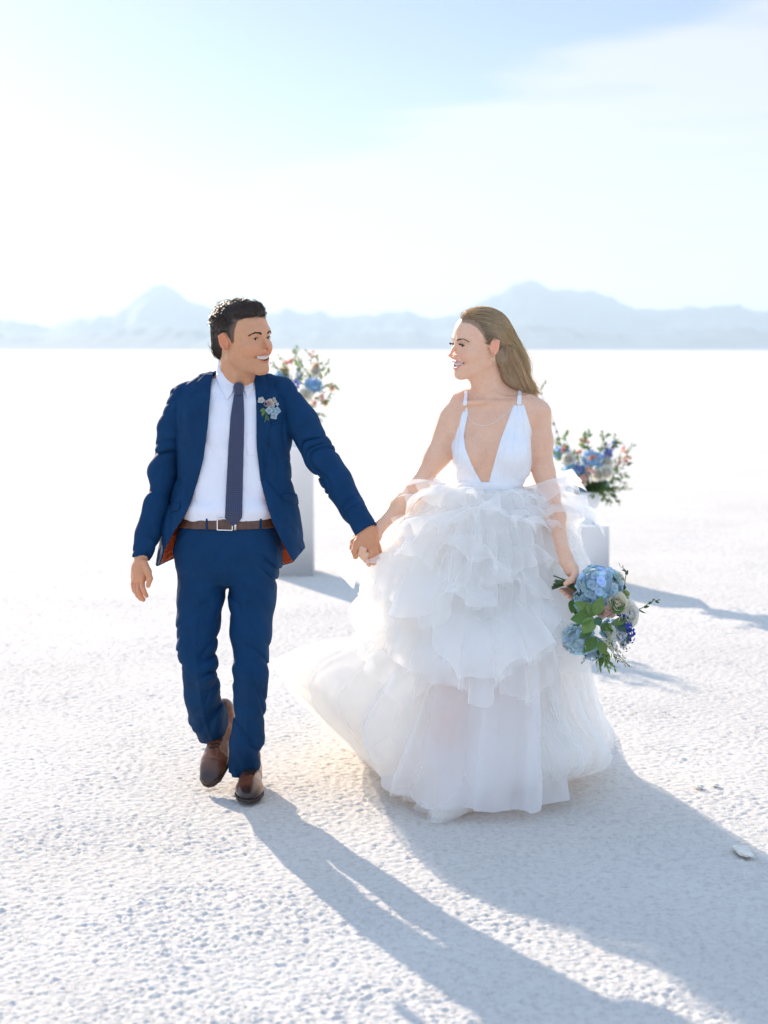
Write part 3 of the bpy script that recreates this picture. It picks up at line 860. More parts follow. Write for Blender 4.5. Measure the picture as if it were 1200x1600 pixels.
#%% man
man = empty('person', (-0.50, 5.68, 0.0), 'groom in an open navy suit, white shirt and dark tie, turning to the bride', 'person')
HM_o = np.array([-.505, 5.715, 1.640]); HM_s = 1.075
HM_M = Rz(math.radians(54)) @ Ry(math.radians(-4)) @ Rx(math.radians(-1))
headm = make_head(False)
def build_man_body():
    b = Sdf()
    b.sub(headm, HM_M, HM_o, HM_s, HM_o, .17, 0)
    hw = lambda L: HM_M @ np.array(L) * HM_s + HM_o
    b.rc(hw((0, .030, -.045)), W(366, 606, 5.80), .055, .060, .025)
    b.rc(hw((0, -.02, -.075)), W(371, 606, 5.765), .034, .045, .035)
    b.rc(W(367, 606, 5.81), W(320, 612, 5.79), .05, .04, .05); b.rc(W(367, 606, 5.81), W(415, 612, 5.79), .05, .04, .05)
    b.rc(W(366, 640, 5.79), W(366, 800, 5.79), .085, .085, .05)
    for a, e, w_ in (((286, 622, 5.785), (252, 740, 5.80), (222, 868, 5.72)), ((440, 618, 5.77), (504, 722, 5.72), (573, 828, 5.605))):
        b.chain([W(*a), W(*e), W(*w_)], [.034, .030, .024], .03)
    # hanging right hand
    r1 = [W(221, 868, 5.72), W(218, 890, 5.70), W(216, 903, 5.69)]
    b.chain(r1, [.0225, .023, .021], .01); b.chain([W(220, 880, 5.695), W(222, 902, 5.67)], [.018, .019], .015)
    b.chain([W(214, 885, 5.71), W(211, 901, 5.715)], [.018, .016], .015)
    b.chain([W(225, 880, 5.675), W(231, 893, 5.655), W(234, 904, 5.645), W(231.5, 915, 5.645)], [.014, .0125, .0105, .0085], .006)
    for k, c in enumerate([[(222, 903, 5.668), (222.5, 917, 5.655), (226, 926, 5.655), (229, 931, 5.665)],
                           [(218, 906, 5.685), (216.5, 921, 5.672), (220, 932, 5.668), (224, 937, 5.677)],
                           [(213.5, 905, 5.70), (212, 920, 5.692), (215, 930, 5.686), (220, 936, 5.69)],
                           [(209.5, 901, 5.715), (207.5, 913, 5.712), (209, 922, 5.705), (213, 928, 5.703)]]):
        q = (.0102, .0107, .0100, .0086)[k]
        b.chain([W(*x) for x in c], [q * 1.0, q * .92, q * .86, q * .76], .0015)
    # left hand closed on the bride's
    b.chain([W(574, 828, 5.605), W(569, 842, 5.59), W(564, 852, 5.58)], [.027, .027, .022], .012)
    b.chain([W(580, 832, 5.605), W(581, 852, 5.585)], [.022, .021], .015)
    b.chain([W(574, 836, 5.59), W(573, 853, 5.575)], [.018, .017], .015)
    b.chain([W(558, 847, 5.582), W(553.5, 861, 5.568), W(555.5, 870, 5.575)], [.0125, .0108, .0098], .005)
    b.chain([W(578, 853, 5.575), W(580, 867, 5.56), W(584.5, 879, 5.575)], [.0130, .0112, .0100], .005)
    b.chain([W(584, 851, 5.585), W(587, 863, 5.575), W(590, 872, 5.585)], [.0120, .0103, .0092], .004)
    b.chain([W(588, 846, 5.60), W(591.5, 855, 5.595), W(594, 863, 5.605)], [.0105, .0088, .0080], .004)
    b.chain([W(562, 838, 5.61), W(553, 846, 5.62), W(550, 856, 5.625)], [.014, .0115, .0095], .006)
    # legs to the ankles, inside the trousers
    b.chain([W(316, 890, 5.79), W(309, 1045, 5.725), W(336, 1140, 5.94)], [.066, .036, .030], .03)
    b.chain([W(398, 890, 5.79), W(391, 1045, 5.71), W(382, 1205, 5.83)], [.066, .036, .030], .03)
    b.rc(W(325, 850, 5.79), W(392, 850, 5.79), .085, .085, .05)
    V, F = surface(b, (-.96, 5.45, .02), (.02, 6.1, 1.84), .0031)
    V = relax(V, F, 1, .35)
    L = (V - HM_o) @ HM_M / HM_s
    col = face_color(L, SKIN_M, False)
    hd = np.linalg.norm(L + [0, 0, .01], axis=1) < .17
    hl = sstep(.006, -.004, man_hairline(L)) * hd * (L[:, 2] > -.07)
    col = col * (1 - .85 * hl[:, None]) + np.array([.05, .032, .024]) * .85 * hl[:, None]
    col[~hd] = SKIN_M * (1.0, .95, .92)
    col[~hd & (V[:, 2] < 1.05)] = SKIN_M * (1.04, .93, .88)
    return mesh_np('body', V, F, MAT['skin_m'], man, True, mottle(V, col))
body_m = build_man_body()
face_parts(headm, HM_M, HM_o, HM_s, body_m, False, (-.25, -1, -.02))
man_hair(headm, HM_M, HM_o, HM_s, body_m)

#%% manclothes
jt = table_torso([(588, 318, 415, .060, .02), (600, 290, 436, .082, .015), (620, 275, 452, .105), (645, 271, 458, .122), (680, 273, 458, .130),
                  (715, 276, 456, .126), (745, 275, 457, .122), (784, 262, 465, .128), (830, 250, 473, .145), (868, 244, 478, .155), (905, 238, 482, .16)], 5.785, 5.77)
mj = Sdf()
mj.add(jt, W(366, 740, 5.785), .50, 'u', 0)
mj.rc(W(338, 596, 5.80), W(284, 617, 5.785), .042, .044, .03); mj.rc(W(398, 598, 5.80), W(441, 607, 5.78), .040, .044, .03)
def wrinkles(P, s, amp, p=1.6):
    n = noise3(P * s); return amp * (1 - np.abs(n)) ** p
def torso_post(P, d):
    Q = P.copy(); Q[:, 2] += .5 * P[:, 0]
    f = noise3(P * [9, 9, 5]) * .004 + wrinkles(Q * [1, 1, .5] + [0, 0, .3], 15, .008, 4) + wrinkles(Q * [.6, 1, 1.2] + [4, 0, .3], 12, .006, 4) * sstep(1.32, 1.15, P[:, 2])
    lo = sstep(1.22, 1.0, P[:, 2])
    return d + f - .004 * lo * noise3(P * [16, 16, 3])
mj.post = torso_post
def jac_open(P):
    op = [(338, 560), (334, 580), (330, 600), (325, 665), (318, 717), (309, 752), (299, 784), (290, 805), (274, 828), (258, 858), (249, 886),
          (249, 960), (500, 960), (500, 850), (481, 853), (470, 866), (459, 879), (452, 868), (438, 843), (425, 815), (416, 787), (407, 752), (401, 700), (400, 630), (397, 590), (398, 560)]
    d = poly_px(P, op); return np.maximum(d, P[:, 1] - (5.785 + .03 * 0))
ZHEM = zpx(884, 5.9)
def hem_z(P):
    px = P[:, 0] / P[:, 1] * FPX + 600
    return EYE - (np.interp(px, [236, 246, 274, 300, 440, 458, 481], [880, 885, 872, 880, 884, 879, 851]) - HOR) / FPX * P[:, 1]
def jac_shell(P):
    d = mj(P)
    s = np.maximum(d, -(d + .0075))
    s = smax(s, -jac_open(P), .004)
    zh = hem_z(P)
    s = np.maximum(s, zh - P[:, 2])
    # neck opening
    nk = W(367, 585, 5.80); q = np.sqrt((P[:, 0] - nk[0]) ** 2 + ((P[:, 1] - nk[1]) * .95) ** 2) - .068
    return np.maximum(s, -q)
# sleeves
def make_sleeves():
    s = Sdf()
    R = [W(285, 620, 5.785), W(268, 670, 5.795), W(254.5, 735, 5.80), W(243.5, 790, 5.775), W(231, 835, 5.745), W(222, 873, 5.72)]
    s.chain(R, [.048, .049, .0485, .047, .042, .036], .02)
    L = [W(443, 611, 5.775), W(472, 660, 5.755), W(501, 714, 5.73), W(527, 754, 5.69), W(553, 797, 5.645), W(573, 830, 5.61)]
    s.chain(L, [.047, .056, .0545, .050, .044, .040], .02)
    RL = [np.array(R), np.array(L)]
    def post(P, d):
        out = d
        for k, C in enumerate(RL):
            ax = nrm(C[-1] - C[0]); T = (P - C[0]) @ ax; Lh = np.linalg.norm(C[-1] - C[0])
            m = (np.abs(P[:, 0] - C[:, 0].mean()) < .22)
            side = nrm(np.cross(ax, (0, 1, 0))); sx = (P - C[0]) @ side
            q = np.stack([T * 17 + 1.8 * noise3(P * 9 + 3 * k) + sx * 9, sx * 5, P[:, 1] * 7 + k * 5], -1)
            fold = (1 - np.abs(noise3(q))) ** 3.2 * (.5 + .5 * noise3(P * 14 + 9))
            env = .35 + .65 * np.exp(-((T - Lh * .50) / .12) ** 2) + .3 * np.exp(-((T - Lh * .95) / .06) ** 2)
            out = np.where(m & (T > -.03), out + (.030 * fold - .005) * env + .003 * noise3(q * .6 + 7) * env, out)
        return out
    s.post = post; s.R, s.L = R, L
    return s
sl = make_sleeves()
def sleeve_shell(P):
    d = sl(P)
    d = np.maximum(d, -(d + .006) + .006 * 0) if False else d
    o = d
    for C, k in ((sl.R, 0), (sl.L, 1)):
        ax = nrm(C[-1] - C[-2]); e = C[-1]
        near = np.abs(P[:, 0] - e[0]) < .12
        cut = (P - e) @ ax
        # the cuff is open: hollow out its end
        hol = smax(d + .005, -(cut + .03), .0)
        o = np.where(near, np.maximum(np.maximum(o, cut - .001), -hol), o)
    return o
def jacket(P):
    a = jac_shell(P); b = sleeve_shell(P)
    inner = mj(P) + .0075                      # keep the sleeve out of the torso's inside
    b = np.maximum(b, -np.maximum(inner, -1))
    seam = .0035 * np.exp(-((a - b) / .006) ** 2)
    return smin(a, b, .012) + seam * (np.abs(a) < .02)
JLO, JHI = (-.94, 5.50, .78), (.02, 6.02, 1.56)
jk = sdf_mesh('jacket', jacket, JLO, JHI, .003, MAT['suit'], man)
lin = sdf_mesh('jacket_lining', lambda P: np.maximum(np.maximum(np.maximum(mj(P) + .0078, -(mj(P) + .0125)), -jac_open(P) + .004),
      np.maximum(hem_z(P) + .003 - P[:, 2], P[:, 2] - 1.15)), JLO, JHI, .0035, MAT['lining'], jk)
def over(poly, lo, hi, base=mj, front=5.785, rnd=.003):
    def f(P):
        d = base(P); s = np.maximum(d - hi, lo - d)
        s = smax(s, poly_px(P, poly), rnd)
        return np.maximum(s, P[:, 1] - front)
    return f
def bbox(poly, Y0=5.55, Y1=5.83, m=.02):
    p = np.array(poly, float)
    a = W(p[:, 0].min(), p[:, 1].max(), 5.75); b = W(p[:, 0].max(), p[:, 1].min(), 5.65)
    return (a[0] - m, Y0, a[2] - m), (b[0] + m, Y1, b[2] + m)
def piece(name, poly, lo, hi, mat, parent, base=mj, vox=.0022, front=5.785, Y0=5.55, rnd=.003):
    l, h = bbox(poly, Y0, front + .02)
    return sdf_mesh(name, over(poly, lo, hi, base, front, rnd), l, h, vox, mat, parent)
LAP_L = [(337, 574), (320, 584), (308, 596), (310, 603), (296, 612), (296, 660), (297, 705), (298, 745), (292, 768), (297, 784), (309, 752), (318, 717), (325, 665), (330, 600), (334, 580)]
LAP_R = [(398, 582), (410, 577), (424, 588), (430, 597), (428, 604), (438, 612), (428, 640), (422, 665), (419, 700), (411, 748), (407, 752), (401, 700), (400, 630), (397, 590)]
piece('lapel', LAP_L, -.001, .0055, MAT['suit_dark'], jk); piece('lapel', LAP_R, -.001, .0055, MAT['suit_dark'], jk)
piece('pocket_welt', [(424, 660), (447, 654), (447.5, 659), (424.5, 665)], -.001, .0035, MAT['suit_dark'], jk, rnd=.001)
piece('pocket_flap', [(440, 771), (465, 771), (470, 790), (462, 787), (451, 785), (440, 779)], -.001, .006, MAT['suit_dark'], jk, rnd=.002)
piece('pocket_flap', [(268, 786), (282, 784), (280, 797), (266, 801)], -.001, .005, MAT['suit_dark'], jk, rnd=.002)
def disc(name, c, nrmv, r, h, mat, parent):
    q = MB(); n = nrm(nrmv); a = nrm(np.cross(n, (0.1, .2, 1))); b = np.cross(n, a); t = np.linspace(0, 2 * np.pi, 16, endpoint=False)
    ring = np.cos(t)[:, None] * a + np.sin(t)[:, None] * b
    rows = [c + ring * r * k + n * z for k, z in ((1, -h), (1, h * .6), (.85, h), (.5, h * .7), (.01, h * .6))]
    q.grid(np.stack(rows), wrap_v=True); return q.build(name, mat, parent)
def on_surface(f, p, n=16):
    p = np.array(p, float)
    for _ in range(n): p[1] += float(f(p[None])[0]) * .8
    return p
pb = on_surface(mj, W(289.5, 771, 5.55)); disc('button', pb - [0, .002, 0], (-.5, -1, 0), .0072, .002, MAT['metal'], jk)
q = MB()
q.tube(catmull([W(341, 573, 5.775), W(344, 567, 5.81), W(354, 562, 5.865), (W(368, 561, 5.885)), W(384, 562, 5.865), W(398, 570, 5.79), W(402, 580, 5.745)], 30), .003 + .007 * np.sin(np.linspace(0, math.pi, 30)) ** .6, 8)
q.build('jacket_collar', MAT['suit_dark'], jk)

# shirt
st = table_torso([(590, 322, 412, .058, .02), (605, 300, 430, .085, .012), (625, 285, 445, .102), (660, 283, 448, .118), (715, 285, 444, .116),
                  (760, 284, 436, .113), (800, 284, 428, .118), (812, 284, 426, .116), (840, 284, 426, .110)], 5.785, 5.75)
ms = Sdf(); ms.add(st, W(366, 720, 5.785), .4, 'u', 0)
def shirt_post(P, d):
    lo = sstep(1.25, 1.0, P[:, 2])
    q = P * [10, 10, 7]; q[:, 0] += P[:, 2] * 7
    f = (1 - np.abs(noise3(q))) ** 2.5 * .006 + (1 - np.abs(noise3(P * [22, 18, 9] + 4))) ** 3 * .0035 * (.4 - .2 * lo)
    bil = -.012 * np.exp(-((P[:, 2] - zpx(797, 5.7)) / .028) ** 2) * (1 + .4 * noise3(P * [11, 11, 5]))
    return d + f + bil - .003
ms.post = shirt_post
nkc = Sdf(); nkc.rc(W(367, 612, 5.785), W(367, 566, 5.80), .071, .060, 0)
def collar_base(P): return smin(ms(P), nkc(P), .02)
def shirt(P):
    d = ms(P)
    plk = np.abs(P[:, 0] / P[:, 1] * FPX + 600 - 384.5)       # placket edge right of the tie
    d = d + .0012 * np.exp(-(plk / 1.2) ** 2) * (P[:, 1] < 5.75)
    return d
sh = sdf_mesh('shirt', lambda P: np.maximum(shirt(P), zpx(815, 5.7) - P[:, 2]), (-.80, 5.60, .95), (-.36, 5.95, 1.53), .003, MAT['shirt'], man)
STAND = [(334, 562), (352, 562), (355, 577), (370, 597), (383, 593), (393, 586), (401, 570), (402, 600), (390, 610), (350, 610), (334, 600)]
def collar(P):
    g = nkc(P); s = np.maximum(g - .004, -g - .001)
    fr = poly_px(P, STAND); s1 = np.where(P[:, 1] < 5.80, np.maximum(s, fr), np.maximum(s, np.maximum(P[:, 2] - zpx(560, 5.85), zpx(600, 5.8) - P[:, 2])))
    return s1
sdf_mesh('shirt_collar', collar, (-.66, 5.68, 1.44), (-.42, 5.92, 1.61), .002, MAT['shirt'], sh)
piece('collar_leaf', [(339.5, 570), (337.5, 590), (344, 604), (354.5, 626), (363, 614), (368, 603), (371, 598), (356, 583)], .002, .0075, MAT['shirt'], sh, base=collar_base, Y0=5.6, front=5.80, vox=.002, rnd=.002)
piece('collar_leaf', [(397, 586), (395.5, 606), (387, 624), (382.5, 612), (377, 599), (385, 594)], .002, .0075, MAT['shirt'], sh, base=collar_base, Y0=5.6, front=5.80, vox=.002, rnd=.002)
piece('chest_pocket', [(385.5, 676), (401, 678), (404, 712), (385, 712)], -.001, .0022, MAT['shirt'], sh, base=shirt, Y0=5.6, rnd=.001)
# tie
def tie_base(P): return ms(P) + (.0)
tie = piece('tie', [(365.5, 615), (380.5, 615), (382, 650), (381, 700), (379.5, 760), (378.5, 809), (365.5, 826), (351, 810), (353.5, 760), (356.5, 700), (360, 650)], .004, .012, MAT['tie'], man, base=tie_base, Y0=5.6, vox=.0022, rnd=.004)
kn = Sdf(); kn.rc(W(373, 605, 5.700), W(373, 614, 5.697), .021, .016, 0)
kn.post = lambda P, d: smax(d, poly_px(P, [(366.5, 598.5), (362.5, 607), (365, 618), (381, 618), (384, 606), (379, 598.5), (373, 597)]), .003)
sdf_mesh('tie_knot', kn, W(355, 625, 5.66) - [0.01, 0, 0.01], W(392, 590, 5.73) + [.01, .01, .01], .002, MAT['tie'], tie)

#%% trousers
tt = table_torso([(806, 285, 425, .112), (830, 277, 434, .116), (860, 271, 442, .120), (888, 273, 440, .112), (910, 292, 422, .085)], 5.785, 5.77)
tr = Sdf(); tr.add(tt, W(356, 860, 5.785), .27, 'u', 0)
LR = [W(314, 880, 5.785), W(314.5, 930, 5.775), W(310, 975, 5.755), W(307.5, 1010, 5.74), W(312, 1046, 5.72), W(318, 1085, 5.79), W(325, 1122, 5.88), W(336, 1150, 5.945)]
LL = [W(398, 880, 5.785), W(394, 935, 5.76), W(392, 990, 5.73), W(391, 1047, 5.70), W(389.5, 1100, 5.73), W(386, 1160, 5.78), W(381.5, 1207, 5.822)]
tr.el(W(357, 893, 5.785), (.075, .075, .060), .03)
tr.chain(LR, [.092, .086, .074, .069, .066, .064, .064, .055], .02)
tr.chain(LL, [.092, .083, .071, .063, .057, .056, .053], .02)
def tr_post(P, d):
    px = P[:, 0] / P[:, 1] * FPX + 600; py = HOR - (P[:, 2] - EYE) / P[:, 1] * FPX
    sd_ = np.where(px < 357, 1.0, -1.0)
    q = np.stack([px * .020, py * .040 + sd_ * px * .045 + 1.3 * noise3(P * 7), P[:, 1] * 5 + (px < 357) * 3], -1)
    fold = (1 - np.abs(noise3(q))) ** 3.5 * (.45 + .55 * noise3(P * 10 + 5))
    env = .35 + .7 * np.exp(-((py - 1050) / 45) ** 2) + .8 * np.exp(-((py - 1175) / 40) ** 2) * (px > 352) + .8 * np.exp(-((py - 1130) / 26) ** 2) * (px < 360) + .5 * np.exp(-((py - 900) / 40) ** 2)
    d = d + (.032 * fold - .004 + .005 * noise3(q * .7 + 11)) * env
    # pressed crease down the front of each leg
    for C in (LR, LL):
        C = np.array(C); cx = np.interp(-P[:, 2], -C[:, 2], C[:, 0])
        m = (P[:, 2] < C[1, 2]) * (P[:, 1] < np.interp(-P[:, 2], -C[:, 2], C[:, 1]))
        d = d - .004 * np.exp(-((P[:, 0] - cx) / .008) ** 2) * m
    # fly seam and side pockets
    d = d + .0022 * np.exp(-((px - 357.5) / 1.1) ** 2) * (py < 930) * (P[:, 1] < 5.79)
    d = d + .0025 * np.exp(-(poly_line(px, py, (281, 835), (273, 872)) / 1.2) ** 2) * (P[:, 1] < 5.79)
    d = d + .0025 * np.exp(-(poly_line(px, py, (431, 835), (440, 872)) / 1.2) ** 2) * (P[:, 1] < 5.79)
    return d
def poly_line(x, y, a, b):
    ex, ey = b[0] - a[0], b[1] - a[1]; t = np.clip(((x - a[0]) * ex + (y - a[1]) * ey) / (ex * ex + ey * ey), 0, 1)
    return np.hypot(x - a[0] - ex * t, y - a[1] - ey * t)
tr.post = tr_post
tr.rc(LL[-1], W(380, 1224, 5.832), .056, .055, .01); tr.rc(LR[-1], W(341, 1163, 5.965), .056, .054, .01)
CR = (LR[-1], nrm(np.array([.12, .30, -1.0]))); CL = (LL[-1], np.array([0, .1, -1.0]))
def trousers(P, c=None, R=None):
    d = tr(P)
    for (e, n), side in ((CR, P[:, 0] < W(358, 1100, 5.85)[0]), (CL, P[:, 0] >= W(358, 1100, 5.85)[0])):
        cut = (P - e) @ n
        lowz = P[:, 2] < .45
        sd_ = side & lowz
        hol = np.maximum(d + .006, -(cut + .03))
        d = np.where(sd_, np.maximum(np.maximum(d, cut - .004), -hol), d)
    return np.maximum(d, P[:, 2] - zpx(808, 5.7))
trs = sdf_mesh('trousers', trousers, (-.82, 5.55, .03), (-.32, 6.1, 1.03), .0032, MAT['suit'], man)
# belt, buckle, loops
def belt_f(P):
    d = tr(P); s = np.maximum(d - .0065, -d - .002)
    return np.maximum(s, np.maximum(P[:, 2] - zpx(809.5, 5.67), zpx(827.5, 5.67) - P[:, 2]))
belt = sdf_mesh('belt', belt_f, (-.78, 5.62, .93), (-.36, 5.94, 1.03), .0024, MAT['leather_belt'], man)
q = MB()
yb = on_surface(tr, W(352, 819, 5.6))[1] - .011
cn = [W(339.5, 810, yb), W(363, 811, yb), W(363, 828.5, yb), W(339.5, 828, yb)]
for i in range(4):
    q.tube([cn[i], (cn[i] + cn[(i + 1) % 4]) / 2, cn[(i + 1) % 4]], .0026, 8)
q.build('buckle', MAT['metal'], belt)
q = MB(); a = W(367.5, 820, yb - .001); q.box(a - [.003, .003, .019], a + [.004, .004, .016]); q.build('belt_keeper', MAT['metal'], belt)
for px_ in (323, 407.5):
    piece('belt_loop', [(px_ - 1.8, 806), (px_ + 1.8, 806), (px_ + 1.8, 830), (px_ - 1.8, 830)], .005, .010, MAT['suit_dark'], trs, base=tr, rnd=.001)
for k in range(3):
    pass

#%% shoes
def make_shoe(M, o, parent):
    u = Sdf()
    u.rc((0, .000, .040), (0, -.060, .046), .037, .036, .0)
    u.el((0, -.105, .036), (.041, .095, .037), .03)
    u.el((0, -.185, .026), (.0500, .062, .030), .03)
    u.el((0, -.235, .022), (.040, .055, .024), .025)
    u.rc((0, -.005, .055), (0, .004, .095), .036, .036, .02)
    def cl(P, d):
        d = smax(d, .012 - P[:, 2], .004)
        d = d - .0018 * (sstep(-.192, -.188, P[:, 1]) * sstep(.03, -.01, P[:, 1])) * 0
        cap = np.abs(P[:, 1] + .200 + 1.5 * P[:, 0] ** 2); d = d + .0012 * np.exp(-(cap / .0016) ** 2)     # toe-cap seam
        vamp = np.abs(np.abs(P[:, 0]) - .022 - .35 * (P[:, 1] + .155)) ; d = d + .0012 * np.exp(-(vamp / .0016) ** 2) * (P[:, 1] > -.155) * (P[:, 2] > .035)
        d = d + .0015 * (1 - np.abs(noise3(P * [15, 70, 20]))) ** 3 * np.exp(-((P[:, 1] + .165) / .02) ** 2)
        return d
    u.post = cl
    V, F = surface(u, (-.06, -.30, .0), (.06, .06, .15), .0026, False); V = relax(V, F, 1)
    toe = sstep(-.20, -.27, V[:, 1]); top = sstep(.02, .05, V[:, 2])
    c0 = np.array([.20, .066, .028]); c1 = np.array([.022, .009, .007])
    edge = np.clip(toe * .9 + .55 * sstep(.028, .016, V[:, 2]) + .3 * sstep(-.02, .02, V[:, 1]), 0, 1)
    col = c0 * (1 - edge[:, None]) + c1 * edge[:, None]
    w = lambda L: np.asarray(L) @ M.T + o
    sho = mesh_np('shoe', w(V), F, MAT['shoe'], parent, True, col)
    s = Sdf()
    def outline(P):
        y = P[:, 1]; hw = np.interp(y, [-.292, -.285, -.26, -.20, -.16, -.10, -.04, 0, .03, .040], [.0, .020, .040, .0525, .050, .038, .036, .037, .026, .0])
        return np.maximum(np.abs(P[:, 0]) - hw, 0.0) * .9 + np.where(np.abs(P[:, 0]) < hw, -np.minimum(hw - np.abs(P[:, 0]), .02), 0) 
    s.add(lambda P: np.maximum(outline(P), np.abs(P[:, 2] - .0085) - .0060), (0, -.12, 0), .2, 'u', 0)
    s.add(lambda P: np.maximum(np.maximum(outline(P) + .001, np.abs(P[:, 2] - .000) - .012), -.035 - P[:, 1]), (0, -.0, 0), .1, 'u', .002)
    V, F = surface(s, (-.065, -.31, -.02), (.065, .06, .03), .0026, False); V = relax(V, F, 1)
    mesh_np('sole', w(V), F, MAT['sole'], sho)
    for k in range(4):
        q = MB(); y = -.116 - .015 * k; x = np.linspace(-.017, .017, 7)
        P = np.stack([x, y + .004 * np.sin(x * 200), np.full(7, .12)], -1)
        for _ in range(14): P[:, 2] -= u(P) * .8
        P[:, 2] += .0022
        q.tube(w(P), .0024, 6)
        q.build('lace', MAT['lace'], sho)
    q = MB(); z0 = .074 
    for sg in (1, -1):
        P = np.array([(0, -.122, z0), (sg * .014, -.128, z0 + .004), (sg * .024, -.124, z0 - .006), (sg * .012, -.118, z0 - .002), (0, -.122, z0)])
        q.tube(w(catmull(P, 16)), .0013, 5)
        P = np.array([(0, -.122, z0), (sg * .012, -.138, z0 - .010), (sg * .022, -.148, z0 - .024)]); q.tube(w(catmull(P, 10)), .0012, 5)
    q.build('lace_bow', MAT['lace'], sho)
    return sho
# planted front foot
tx = W(377, 1262, 5.60)
make_shoe(Rz(math.radians(3)), np.array([tx[0] + .010, 5.60 + .288, .012]), man)
# trailing foot, heel lifted
toe = W(326, 1237, 5.78)
Mt = Rz(math.radians(-12)) @ Rx(math.radians(36))
o = toe - Mt @ np.array([0, -.288, 0.0]); o[2] += .014
make_shoe(Mt, o, man)
#%% woman
woman = empty('person', (0.40, 5.62, 0.0), 'bride with long blonde hair in a plunging white bodice and layered tulle skirt', 'person')
HW_o = np.array([.338, 5.665, 1.620]); HW_s = 1.035
HW_M = Rz(math.radians(-64)) @ Ry(math.radians(3)) @ Rx(math.radians(2))
headw = make_head(True)
wt = table_torso([(622, 735, 822, .050, .02), (634, 716, 838, .070, .01), (650, 708, 840, .086), (672, 705, 829, .098), (700, 705, 829, .104), (735, 711, 829, .098),
                  (765, 719, 808, .084), (800, 706, 820, .090), (850, 690, 838, .110), (900, 690, 840, .118), (935, 695, 835, .10)], 5.70, 5.68)
wb = Sdf()
wb.sub(headw, HW_M, HW_o, HW_s, HW_o, .17, 0)
hw2 = lambda L: HW_M @ np.array(L) * HW_s + HW_o
wb.rc(hw2((0, .018, -.055)), W(768, 612, 5.715), .046, .050, .03)
wb.rc(hw2((0, -.025, -.080)), W(758, 614, 5.680), .026, .034, .035)
wb.add(wt, W(766, 770, 5.70), .40, 'u', .045)
wb.rc(W(768, 612, 5.73), W(715, 629, 5.70), .036, .034, .04); wb.rc(W(768, 612, 5.73), W(828, 632, 5.72), .036, .036, .04)
wb.chain([W(755, 628, 5.63), W(722, 630, 5.645)], [.006, .005], .035); wb.chain([W(773, 630, 5.635), W(822, 630, 5.67)], [.006, .005], .035)   # collar bones
wb.el(W(733, 708, 5.612), (.050, .052, .058), .035); wb.el(W(797, 708, 5.612), (.052, .052, .058), .035)
wb.chain([W(705, 650, 5.675), W(683, 712, 5.67), W(652, 762, 5.655), W(628, 788, 5.65), W(595, 821, 5.635)], [.044, .040, .032, .031, .0215], .03)
wb.chain([W(842, 645, 5.705), W(845, 690, 5.705), W(851, 742, 5.69), W(858, 768, 5.67), W(868, 806, 5.60), W(879, 858, 5.49)], [.045, .0385, .034, .032, .031, .022], .03)
# right hand in the groom's
wb.chain([W(595, 821, 5.635), W(586, 836, 5.632), W(575, 855, 5.622)], [.021, .022, .019], .012)
wb.chain([W(588, 825, 5.63), W(582, 852, 5.625)], [.018, .018], .015)
wb.chain([W(575, 838, 5.635), W(556, 838, 5.625), W(550.5, 850, 5.618)], [.011, .0092, .0082], .006)
for A in ([(570, 858, 5.618), (565, 869, 5.60), (561.5, 866, 5.572), (565.5, 856, 5.558)], [(575, 862, 5.618), (570, 874, 5.60), (566.5, 871, 5.568), (570.5, 858, 5.553)],
          [(580, 864, 5.618), (576, 879, 5.60), (571.5, 876, 5.572), (574.5, 866, 5.556)], [(584, 862, 5.622), (581, 880, 5.612), (576, 882, 5.592), (575.5, 876, 5.585)]):
    wb.chain([W(*x) for x in A], [.0095, .0088, .0082, .0070], .003)
# left hand round the bouquet stems
wb.chain([W(879, 858, 5.490), W(884, 876, 5.475), W(891, 892, 5.465)], [.0215, .022, .020], .01)
wb.chain([W(885, 868, 5.490), W(894, 888, 5.475), W(898, 898, 5.470)], [.018, .018, .015], .014)
wb.chain([W(893, 884, 5.455), W(899, 897, 5.438), W(893, 906, 5.425), W(884, 912, 5.422)], [.0140, .0122, .0108, .0090], .006)
for A, q in (([(893, 896, 5.490), (893, 914, 5.505), (886, 921, 5.485), (877, 922, 5.455)], .0088), ([(896, 900, 5.490), (897, 918, 5.502), (890, 926, 5.482), (882, 927, 5.452)], .0090),
             ([(898, 903, 5.488), (901, 921, 5.498), (895, 931, 5.478), (888, 932, 5.450)], .0085), ([(899, 905, 5.480), (904, 920, 5.490), (900, 932, 5.475), (893, 935, 5.452)], .0075)):
    wb.chain([W(*x) for x in A], [q * 1.15, q, q * .95, q * .85], .003)
# legs and feet
wb.chain([W(735, 890, 5.69), W(716, 1060, 5.60), W(704, 1140, 5.58), W(698, 1220, 5.585)], [.080, .052, .050, .030], .04)
wb.chain([W(797, 890, 5.70), W(786, 1060, 5.62), W(782, 1130, 5.66), W(778, 1212, 5.74)], [.080, .052, .050, .030], .04)
def foot(an, toe):
    an = np.array(an); toe = np.array(toe); d = toe - an
    wb.rc(an + d * .0 + [0, 0, -.0], an + d * .60, .030, .024, .02); wb.rc(an + d * .5, an + d * .92, .030, .020, .015)
    s = nrm(np.cross(d, (0, 0, 1)))
    for k in range(5):
        b0 = an + d * .80 + s * (-.026 + .013 * k); wb.rc(b0, b0 + d * (.18 - .022 * abs(k - 1)), .0095, .0085 if k else .0105, .004)
ft1 = (W(698, 1222, 5.585), W(690, 1262, 5.465)); foot(*ft1)
ft2 = (W(778, 1211, 5.74), W(774, 1246, 5.61)); foot(*ft2)
